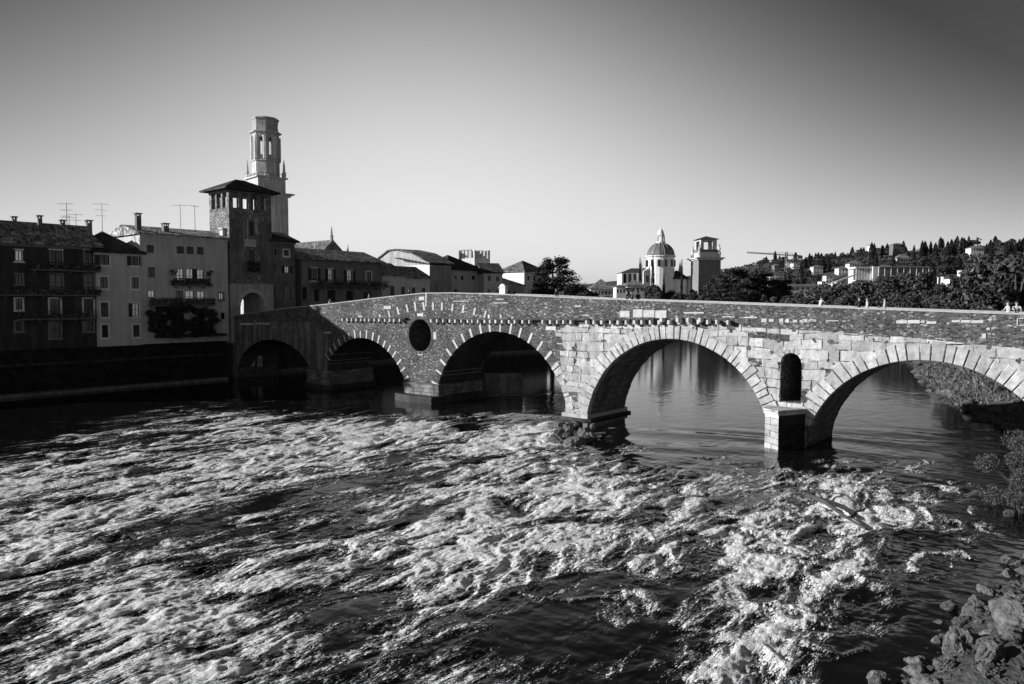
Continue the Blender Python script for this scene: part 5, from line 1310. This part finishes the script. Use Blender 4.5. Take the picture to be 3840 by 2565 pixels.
for px_, Y_, yt, _ in band_:
    x = (px_-1920)/FPX*Y_; z0 = gh(x, Y_); 
    if z0 < -.2: z0 = 3.5
    H_ = CAM_H+(1130-yt)/FPX*Y_-z0; pr = B_[nb % 4]; nb += 1
    base = {0: 10, 1: 9, 2: 12, 3: 9}[(nb-1) % 4]; s = max(H_/base, .35)
    sx = s*rb.uniform(.95, 1.15) if s < 1.6 else s*rb.uniform(.8, .95)
    lm = [(2205,'just right of the cedar'),(2300,'left of the small white cube house'),(2420,'around the small white cube house'),(2520,'in front of the domed church'),(2600,'between dome and church belfry'),(2680,'at the foot of the church belfry'),
          (2790,'below the broad pines'),(2900,'left of the long white building'),(3060,'below the long white building'),(3150,'right of the long white building'),(3260,'below the columned villa'),(3360,'below the long canopy roof'),(3480,'below the end of the canopy roof'),
          (3600,'left of the terraced white house'),(3700,'below the terraced white house'),(3790,'among big trees near the right edge'),(4200,'at the right edge of the photo')]
    lmk = next(t_ for q_, t_ in lm if px_ < q_); sz_ = 'low' if yt > 1100 else ('tall' if yt < 1055 else 'middling')
    o = place(pr, used, x, Y_, sx, '%s dark tree of the belt behind the bridge, %s' % (sz_, lmk), 'tree', 'trees in the belt behind the bridge', sz=s, z=z0-.2)
# shrubs and small trees that stand before the villas
for px_, yt, Y_ in [(3215,1062,500),(3240,1050,505),(3262,1066,500),(3290,1052,520),(3320,1040,540),(3352,1046,540),(3385,1038,545),(3420,1042,545),(3455,1036,550),(3485,1040,550),(3130,1072,480),(3165,1078,480),(3190,1070,490)]:
    x = (px_-1920)/FPX*Y_; z0 = gh(x, Y_); H_ = max(CAM_H+(1130-yt)/FPX*Y_-z0, 3); place(B_[px_ % 4], used, x, Y_, 1.0, 'rounded dark tree standing before the villas of the slope', 'tree', 'leafy trees on the hillside', sz=H_/10)
# two bare trees
for i, (px_, Y_, yt) in enumerate([(2195, 240, 1040), (2985, 640, 950)]):
    rs = random.Random(50+i); root = empty('bare_tree', (0, 0, 0)); mb = MB(); x = (px_-1920)/FPX*Y_; z0 = gh(x, Y_); z0 = z0 if z0 > 0 else 4; H_ = CAM_H+(1130-yt)/FPX*Y_-z0
    def br_(p, d, l, r, dep):
        e = p+d*l; mb.bar(p, e, r, r*.6, 5)
        if dep > 0:
            for _ in range(3 if dep > 1 else 4):
                br_(e, (d+Vector((rs.uniform(-.7, .7), rs.uniform(-.7, .7), rs.uniform(-.1, .5)))).normalized(), l*.68, r*.55, dep-1)
    br_(Vector((0,0,0)), Vector((0,0,1)), H_*.33, .22+Y_*.0006, 4); root.location = (x, Y_, z0); mb.build('trunk', M['bark'], root)
    tag(root, ['small leafless tree right of the cedar behind the bridge', 'leafless tree beside the crane on the hill'][i], 'tree')
# cypresses by the church and on the hill
for px_, Y_, yt, yb in [(s4(643), 400, t4(320), 0), (s4(750), 390, t4(400), 0), (s4(925), 430, t4(325), 0), (s4(517), 425, t4(345), 0)]:
    x = (px_-1920)/FPX*Y_; H_ = CAM_H+(1130-yt)/FPX*Y_-5; place(C_[nb % 3], used, x, Y_, H_/14*1.05, 'slim dark cypress '+{s4(643): 'right against the white gabled chapel', s4(750): 'in front of the dome drum', s4(925): 'between dome and church belfry', s4(517): 'left of the white gabled chapel'}[px_], 'tree', 'cypresses beside the domed church', sz=H_/14, z=5).scale = (.55, .55, H_/14); nb += 1
SK = [(2900,1010),(2965,990),(3016,958),(3072,952),(3082,966),(3100,952),(3112,950),(3126,948),(3165,953),(3185,940),(3190,930),(3222,922),(3232,928),(3262,914),(3272,905),(3300,925),(3320,918),(3335,922),(3350,915),(3380,908),(3390,920),
      (3420,920),(3450,908),(3462,902),(3482,905),(3500,915),(3518,899),(3525,896),(3545,910),(3560,902),(3574,908),(3605,898),(3612,895),(3623,886),(3632,905),(3690,905),(3705,900),(3720,900),(3740,903),(3765,908),(3785,910),(3800,902),(3812,898),(3825,902),(3838,895),(3870,895),(3910,890)]
rc = random.Random(9)
def hill_at(px_, Y0, Y1, yt, h):
    """distance at which a tree of height h reaches row yt"""
    best = None
    for Y_ in np.arange(Y0, Y1, 12.):
        x = (px_-1920)/FPX*Y_; z = gh(x, Y_); e = abs((z+h-CAM_H)/Y_*FPX-(1130-yt))
        if best is None or e < best[0]: best = (e, Y_, x, z)
    return best
for i, (px_, yt) in enumerate(SK):
    h_ = rc.uniform(12, 16); e, Y_, x, z = hill_at(px_, 560, 960, yt, h_)
    H_ = (1130-yt)/FPX*Y_+CAM_H-z; H_ = min(max(H_, 8), 26)
    place(C_[i % 3], used, x, Y_, 1.15*rc.uniform(.9, 1.4), 'dark cypress on the hill skyline, %d%s from the left' % (i+1, {1:'st',2:'nd',3:'rd'}.get((i+1) % 10 if (i+1) // 10 != 1 else 0, 'th')), 'tree', 'cypresses on the hill skyline', sz=H_/14)
cnt = 0
for i in range(900):
    if cnt >= 210: break
    Y_ = rc.uniform(380, 880); px_ = rc.uniform(2820, 4000); x = (px_-1920)/FPX*Y_; z = gh(x, Y_)
    if z < 9: continue
    sy = 1130-(z-CAM_H)/Y_*FPX; vis = sy
    # leave the villas open
    hit = False
    for (lab, a, b, t, Yh, w, rise) in HL+[('', 740, 950, 372, 545, '', 0), ('', 975, 1450, 372, 585, '', 0)]:
        if s5(a)-4 < px_ < s5(b)+4 and Y_ < Yh+10 and vis-FPX*9/Y_ < t5(t)+30 : hit = True
    if hit: continue
    if rc.random() < .5: place(C_[i % 3], used, x, Y_, rc.uniform(.9, 1.5), 'dark cypress among the villas of the hillside', 'tree', 'cypresses on the hillside', sz=rc.uniform(.65, 1.0))
    else: place(B_[i % 4], used, x, Y_, rc.uniform(.8, 1.3), 'rounded dark tree on the hillside', 'tree', 'leafy trees on the hillside', sz=rc.uniform(.6, .9))
    cnt += 1
# scrub over the hill: nobody could count it
rs = np.random.RandomState(77); n = 60000
Yr = rs.uniform(330, 1000, n); Xr = rs.uniform(.24, .85, n)*Yr; Zr = ground_h(Xr, Yr); dens = fbm(Xr*.02, Yr*.02, 3, 3); k = (Zr > 8) & (dens > -.1); Pp = np.stack([Xr, Yr, Zr+rs.uniform(0, 3, n)], -1)[k]
o = leaves(Pp, 1.3, 'hill_scrub', M['leaf_dark'], None, rs); tag(o, 'dark scrub and low woods covering the hillside', 'scrub', kind='stuff')

# ------------------------------------------------------------------ right bank: boulders, grass, bushes
def rock_mesh(seed, sub=2):
    rs = random.Random(seed); bm = bmesh.new(); bmesh.ops.create_icosphere(bm, subdivisions=5, radius=1)
    co = np.array([v.co[:] for v in bm.verts]); pn = np.array([[rs.gauss(0, 1) for _ in range(3)] for _ in range(15)]); pn /= np.linalg.norm(pn, axis=1)[:, None]
    pd = np.array([rs.uniform(.62, .98) for _ in range(15)]); q_ = pd[None]/np.maximum(co@pn.T, .05); r_ = np.minimum(-np.log(np.exp(-9*q_).sum(1))/9+.05, 1.15)
    d = fbm(co[:,0]*2.2+seed, co[:,1]*2.2+co[:,2]*1.7, 4, seed)*.13+fbm(co[:,2]*6+seed, co[:,1]*6-co[:,0]*5, 4, seed+9)*.045
    co = co*(r_+d)[:, None]*np.array([[1.05, .9, .74]])
    for v, k_ in zip(bm.verts, co): v.co = k_
    me = bpy.data.meshes.new('boulder'); bm.to_mesh(me); bm.free(); me.materials.append(M['boulder'])
    at = me.attributes.new('tone', 'FLOAT', 'POINT'); at.data.foreach_set('value', np.full(len(me.vertices), rs.uniform(.2, .9), dtype=np.float32))
    return me
RM = [rock_mesh(100+i) for i in range(12)]
rr2 = random.Random(3); placed = []
def boulder(x, y, s, z=None, label=None, group='boulders heaped on the right bank', name='boulder'):
    o = bpy.data.objects.new(name, RM[rr2.randrange(12)]); COL.objects.link(o)
    zg_ = gh(x, y) if z is None else z
    o.location = (x, y, zg_+s*.22); o.scale = (s*rr2.uniform(.8, 1.2), s*rr2.uniform(.8, 1.2), s*rr2.uniform(.75, 1.1)); o.rotation_euler = (rr2.uniform(-.4, .4), rr2.uniform(-.4, .4), rr2.uniform(0, 6.28))
    return tag(o, label, 'boulder', group)
# the few big stones one can point at
for (px_, py_, s, lab) in [(3630, 2440, 1.05, 'large pale flat-faced boulder in the heap at the bottom right'), (3590, 2385, .55, 'pale angular boulder just above the large flat-faced one'),
                           (3545, 2500, .5, 'pale wedge-shaped boulder at the lower left edge of the heap'), (3790, 2075, .75, 'bright rounded boulder alone at the water edge above the heap'),
                           (3560, 2240, .42, 'small bright boulder at the upper left tip of the heap'), (3800, 2450, 1.1, 'big grey boulder at the right frame edge in the heap'),
                           (3490, 2540, .62, 'speckled dark boulder low in the left part of the heap'), (3300, 2540, .55, 'wet boulder farthest left at the bottom edge'), (3790, 1905, .5, 'pale flat stone at the water edge below the bushes')]:
    p = at_ground(px_, py_, .4); boulder(p.x, p.y, s*.68, max(gh(p.x, p.y), .0), lab); placed.append((p.x, p.y, s*.6))
for i in range(6000):
    if len(placed) > 290: break
    y = 20+21*rr2.random()**1.25; xb = float(np.interp(y, [10,15.5,21.5,27,32.4,42], [3,6,10.5,16.5,23,30])); x = xb+rr2.uniform(-.8, 4.8)
    s = rr2.choice([.17, .21, .26, .31, .36, .44]); 
    if any((x-a)**2+(y-b)**2 < ((s+c)*.74)**2 for a, b, c in placed): continue
    boulder(x, y, s, None, '%s rough boulder %s, %s' % ('small' if s < .22 else ('large' if s > .33 else 'middle-sized'), 'at the waterline' if x-xb < .9 else ('low in the heap' if x-xb < 3 else 'high in the heap'),
        'at the bottom frame edge' if y < 23 else ('beside the large flat-faced boulder' if y < 28 else ('on the slope above the small bright boulder' if y < 34 else 'towards the bushes at the right edge')))); placed.append((x, y, s))
for i in range(26):     # stones breaking the water where the weir meets the pier
    p = at_ground(rr2.uniform(2070, 2230), rr2.uniform(1592, 1668)); boulder(p.x, p.y, rr2.uniform(.3, .75), rr2.uniform(-.15, .1), 'dark wet rock at the foot of the pier where the rapids begin', 'wet rocks below the middle pier', 'wet_rock')
for i in range(40):     # stones at the water line farther up the bank
    k = rr2.uniform(0, 1); y = 43+k*80; xb = float(np.interp(y, [42,53,60,71.6,88,128], [30,36.5,40.5,44,50,68])); boulder(xb+rr2.uniform(-.4, 1.5), y, rr2.uniform(.3, .8), None, 'small grey stone on the far waterline of the right bank', 'stones along the right waterline')
# small broken stones between the boulders
rs = np.random.RandomState(8); n = 5200; yy = rs.uniform(14, 46, n); xx = np.interp(yy, [10,15.5,21.5,27,32.4,42,46], [3,6,10.5,16.5,23,30,33])+rs.uniform(-.4, 7, n); zz_ = ground_h(xx, yy)
oc = np.array([(1,0,0),(0,1,0),(-1,0,0),(0,-1,0),(0,0,.7),(0,0,-.7)], float); sc_ = rs.uniform(.04, .12, (n,1,1)); V = oc[None]*sc_*(1+rs.uniform(-.35,.35,(n,6,3)))+np.stack([xx,yy,zz_+.04],-1)[:,None]
tr = np.array([(0,1,4),(1,2,4),(2,3,4),(3,0,4),(1,0,5),(2,1,5),(3,2,5),(0,3,5)]); o = np_mesh('rubble', V.reshape(-1,3), (tr[None]+np.arange(n)[:,None,None]*6).reshape(-1,3), M['earth'], k=3, attrs={'tone': np.repeat(rs.uniform(.1,.9,n), 6)})
tag(o, 'small broken stones between the boulders of the right bank', 'rubble', kind='stuff')
# grass and weeds
def tufts(n, seed, fy, off0, off1, hgt, name, label, mat='grass', lean=.35):
    rs = np.random.RandomState(seed); y = rs.uniform(fy[0], fy[1], n); xb = np.interp(y, [10,15.5,21.5,27,32.4,42,53,60,71.6,88,128,200], [3,6,10.5,16.5,23,30,36.5,40.5,44,50,68,95]); x = xb+rs.uniform(off0, off1, n)
    d = fbm(x*.6, y*.6, 3, seed); k = d > -.15; x, y = x[k], y[k]; z = ground_h(x, y); n = len(x)
    h_ = hgt*rs.uniform(.4, 1.2, n)*(1+.5*fbm(x*.3, y*.3, 2, seed+1)); a = rs.uniform(0, 6.28, n); w = rs.uniform(.02, .05, n)*(1+y/50); lx, ly = rs.normal(0, lean, n)*h_, rs.normal(0, lean, n)*h_
    V = np.stack([np.stack([x-np.cos(a)*w, y-np.sin(a)*w, z-.05], -1), np.stack([x+np.cos(a)*w, y+np.sin(a)*w, z-.05], -1), np.stack([x+lx, y+ly, z+h_], -1)], 1).reshape(-1, 3)
    o = np_mesh(name, V, np.arange(3*n).reshape(-1, 3), M[mat], k=3); tag(o, label, 'grass', kind='stuff')
tufts(110000, 5, (58, 190), .8, 22, .4, 'bank_grass', 'rough pale grass on the far right bank seen through the right arch', lean=.6)
tufts(30000, 6, (34, 60), .3, 10, .5, 'bank_weeds', 'dark weeds along the right bank')
for i, (px_, py_, s) in enumerate([(3790, 1800, 1.2), (3835, 1740, 1.5), (3830, 1860, 1.1), (3760, 1870, .7), (3870, 1650, 1.6)]):
    p = at_ground(px_, py_, .8); rs = np.random.RandomState(200+i); root = empty('bush', (p.x+1, p.y, max(gh(p.x+1, p.y), 0)))
    sh = [(rs.normal(0, .7*s), rs.normal(0, .7*s), rs.uniform(.3, 1.5)*s, .6*s, 1/7.) for _ in range(7)]
    leaves(crown_pts(rs, 6000, sh), .055, 'leaves', M['leaf'], root, rs)
    mb = MB()
    for q_ in sh: mb.bar((0,0,-.2), (q_[0], q_[1], q_[2]), .03, .01, 4)
    mb.build('stems', M['bark'], root)
    tag(root, ['leafy bush at the right edge just below the bridge end', 'taller bush at the very right edge under the arch', 'low bush at the right edge above the pale flat stone', 'smallest bush at the waterline on the right', 'large bush at the right edge beneath the bridge'][i], 'bush')
# drifted tree trunk caught in the rapids
lg = MB(); a, b = at_ground(3027, 1858, .12), at_ground(3242, 1985, .02)
pts = [a.lerp(b, t)+Vector((.12*math.sin(t*7), 0, .18*math.sin(t*3.1))) for t in np.linspace(0, 1, 10)]
for i in range(9): lg.bar(pts[i]-a, pts[i+1]-a, .13-.008*i, .122-.008*i, 8)
c = at_ground(2985, 1838, .1)-a; d = at_ground(3085, 1868, .1)-a
arc = [c.lerp(d, t)+Vector((0, .3*math.sin(t*3.14), .5*math.sin(t*3.14))) for t in np.linspace(0, 1, 9)]
for i in range(8): lg.bar(arc[i], arc[i+1], .05, .05, 6)
o = lg.build('drift_log', M['wood']); o.location = a; tag(o, 'wet driftwood trunk with a bent branch stuck in the rapids right of the cutwater', 'log')

# ------------------------------------------------------------------ aerials, shrine, people
def aerial(px_, pt, pb, Y_, label, bars=3, dirr=0.):
    top = at_depth(px_, pt, Y_); bot = at_depth(px_, pb, Y_); root = empty('roof_aerial', bot, dirr, label, 'aerial', None); h = top.z-bot.z
    q = MB(); q.bar((0,0,-.5), (0,0,h), .045, .03, 5); q.build('mast', M['iron'], root)
    for i in range(bars):
        q = MB(); z = h-.15-i*.75; L_ = [1.0, .8, .6][i % 3]; q.bar((-L_,0,z), (L_*.8,0,z), .02, n=4)
        for k in range(5): x = -L_+k*L_*.42; q.bar((x,-.35,z), (x,.35,z), .014, n=3)
        q.build('antenna', M['iron'], root)
aerial(252, 760, 860, 93, 'tall rooftop aerial with three crossbars over the balcony house', 3); aerial(384, 761, 858, 97, 'rooftop aerial above the narrow house chimney', 3, .4)
aerial(286, 800, 858, 98, 'short rooftop aerial right of the tall one', 2, .2); aerial(678, 766, 868, 103, 'rooftop aerial with one long arm over the wide pale house', 1, .1)
aerial(732, 769, 868, 106, 'thin rooftop mast between the long-armed aerial and the brick tower', 1, 1.2); aerial(260, 812, 858, 97, 'smallest rooftop aerial beside the tall one', 1)
sh_ = empty('roadside_shrine', BF.world(-34.6, BW-1.0, 10.75), BA, 'small white round-topped shrine standing on the bridge deck', 'shrine')
q = MB(); q.box(-.55, -.3, 0, .55, .3, .3); q.build('base', M['stone_strip'], sh_)
q = MB(); q.prism([(-.42, .301), (.42, .301), (.42, 1.75)]+[(.42*math.cos(math.pi*k/8), 1.75+.42*math.sin(math.pi*k/8)) for k in range(1, 8)]+[(-.42, 1.75)], -.24, .24); q.build('body', M['plaster_white'], sh_)
q = MB(); q.box(-.5, -.3, 1.7, .5, -.243, 1.8); q.build('moulding', M['stone_strip'], sh_)

def make_person(pose, top, legs, hat=False):
    """one skinned body; arms and legs posed per figure"""
    root = empty('person', (0, 0, 0)); J = {}
    sw = pose.get('stride', .12); fw = pose.get('lean', 0.)
    J['pel'] = (0,0,.95); J['waist'] = (0,fw*.3,1.08); J['chest'] = (0,fw*.7,1.28); J['neck'] = (0,fw,1.47); J['head'] = (0,fw+.02,1.60); J['crown'] = (0,fw,1.70)
    for s, n_ in ((-1, 'l'), (1, 'r')):
        J['hip'+n_] = (s*.1,0,.9); J['knee'+n_] = (s*.11,s*sw*.5+.03,.5); J['ank'+n_] = (s*.11,s*sw,.09); J['toe'+n_] = (s*.12,s*sw+.16,.04)
        J['sho'+n_] = (s*.185,fw,1.40); e = pose.get('arm'+n_, (.06, 0., -.28)); J['elb'+n_] = (s*(.185+e[0]), fw+e[1], 1.40+e[2]); h = pose.get('hand'+n_, (.04, .1, -.26))
        J['wri'+n_] = (J['elb'+n_][0]+s*h[0], J['elb'+n_][1]+h[1], J['elb'+n_][2]+h[2])
        for k in range(4): J['f%d%s' % (k, n_)] = (J['wri'+n_][0]+s*.01*(k-1.5), J['wri'+n_][1]+.02*(k-1.5), J['wri'+n_][2]-.15+.012*abs(k-1.5))
        J['th'+n_] = (J['wri'+n_][0]-s*.05, J['wri'+n_][1]+.03, J['wri'+n_][2]-.09)
    E = [('pel','waist',0),('waist','chest',0),('chest','neck',0),('neck','head',0),('head','crown',0)]
    for n_ in 'lr': E += [('pel','hip'+n_,0),('hip'+n_,'knee'+n_,0),('knee'+n_,'ank'+n_,0),('ank'+n_,'toe'+n_,0),('chest','sho'+n_,0),('sho'+n_,'elb'+n_,0),('elb'+n_,'wri'+n_,0),('wri'+n_,'th'+n_,0)]+[('wri'+n_,'f%d%s' % (k, n_),0) for k in range(4)]
    Rr = {'pel': .14, 'waist': .125, 'chest': .15, 'neck': .055, 'head': .098, 'crown': .07}
    for n_ in 'lr': Rr.update({'hip'+n_: .1, 'knee'+n_: .06, 'ank'+n_: .042, 'toe'+n_: .035, 'sho'+n_: .06, 'elb'+n_: .042, 'wri'+n_: .028, 'th'+n_: .009, **{'f%d%s' % (k, n_): .009 for k in range(4)}})
    names = list(J); me = bpy.data.meshes.new('body'); me.from_pydata([J[n_] for n_ in names], [(names.index(a), names.index(b)) for a, b, _ in E], []); me.update()
    o = bpy.data.objects.new('body', me); COL.objects.link(o); md = o.modifiers.new('skin', 'SKIN'); sv = me.skin_vertices[0].data if me.skin_vertices else None
    if sv is None:
        bm = bmesh.new(); bm.from_mesh(me); bm.verts.layers.skin.verify(); bm.to_mesh(me); bm.free(); sv = me.skin_vertices[0].data
    for i, n_ in enumerate(names): r = Rr[n_]; sv[i].radius = (r, r*(.72 if n_ in ('chest','waist','pel') else 1)); sv[i].use_root = n_ == 'pel'
    sb = o.modifiers.new('sub', 'SUBSURF'); sb.levels = 2; sb.render_levels = 2
    dg = bpy.context.evaluated_depsgraph_get(); m2 = bpy.data.meshes.new_from_object(o.evaluated_get(dg)); bpy.data.objects.remove(o, do_unlink=True)
    m2.name = 'body'
    for mt in (M['skin'], M[top], M[legs]): m2.materials.append(mt)
    for p_ in m2.polygons:
        c_ = p_.center; p_.use_smooth = True
        hand = abs(c_.x) > .15 and any((Vector(J['wri'+n_])-c_).length < .17 and c_.z < J['wri'+n_][2]+.02 for n_ in 'lr')
        p_.material_index = 0 if (c_.z > 1.46 or hand) else (1 if c_.z > .93 or abs(c_.x) > .2 else 2)
    b = bpy.data.objects.new('body', m2); COL.objects.link(b); b.parent = root
    q = MB(); q.rings(0, fw-.015, [(.075, 1.585), (.108, 1.62), (.11, 1.68), (.09, 1.74), (.04, 1.77)], 12); q.build('hair', M['hair'], root, True)
    q = MB(); q.bar((0, fw+.095, 1.64), (0, fw+.135, 1.605), .012, .016, 5); q.build('nose', M['skin'], root, True)
    for s in (-1, 1):
        q = MB(); q.rings(s*.035, fw+.098, [(.012, 1.638), (.014, 1.645), (.004, 1.655)], 6); q.build('eye', M['iron'], root)
        q = MB(); q.box(s*.105-.01, fw-.01, 1.6, s*.105+.01, fw+.03, 1.655); q.build('ear', M['skin'], root)
    return root
POS = [dict(stride=.22), dict(stride=.05, lean=.12, armr=(.05, .2, -.2), handr=(-.05, .22, .05), arml=(.05, .2, -.2), handl=(-.05, .22, .05)), dict(stride=.3, armr=(.03, .14, -.26), handr=(-.02, .2, -.06))]
PPL = [(2352, .3, 1.5, 0, 'cloth_dark', 'leftmost of three dark figures on the bridge below the far white house'), (2370, .1, 1.3, 1, 'cloth_dark', 'middle of the three dark figures on the bridge below the far white house'),
       (2392, -.4, 1.6, 0, 'cloth_dark', 'rightmost of three dark figures on the bridge below the far white house'), (2086, 3.0, 1.1, 2, 'cloth_dark', 'person in dark clothes on the bridge under the cedar'),
       (1535, .6, 1.6, 2, 'cloth_dark', 'person in dark clothes walking up the bridge towards its peak'), (1385, .4, 1.2, 0, 'cloth_light', 'light-clothed person before the dark balcony on the left slope of the bridge'),
       (1237, 1.2, 1.4, 1, 'cloth_light', 'person in light clothes in the shade at the left end of the bridge'), (3075, 2.6, 1.0, 1, 'cloth_light', 'person in light clothes leaning on the parapet near the long white building'),
       (3252, .4, 1.2, 0, 'cloth_light', 'person in light clothes on the bridge, below the columned villa'), (3318, .2, 1.8, 2, 'cloth_light', 'person in pale top on the right half of the bridge'),
       (3222, 2.2, 2.4, 0, 'cloth_dark', 'dark figure on the bridge between two light-clothed people'), (3780, .5, 1.1, 2, 'cloth_light', 'left one of two light figures near the right end of the bridge'), (3812, .2, 1.3, 1, 'cloth_light', 'right one of two light figures near the right end of the bridge')]
for px_, yaw, v_, ps, clo, lab in PPL:
    u_, _ = BF.px(px_, 1150, v_); r = make_person(POS[ps], clo, 'cloth_dark'); r.location = BF.world(u_, v_, topz(u_)-1.0); r.rotation_euler[2] = BA+yaw+math.pi*(.5 if ps != 1 else 1)
    tag(r, lab, 'person', 'people on the bridge')
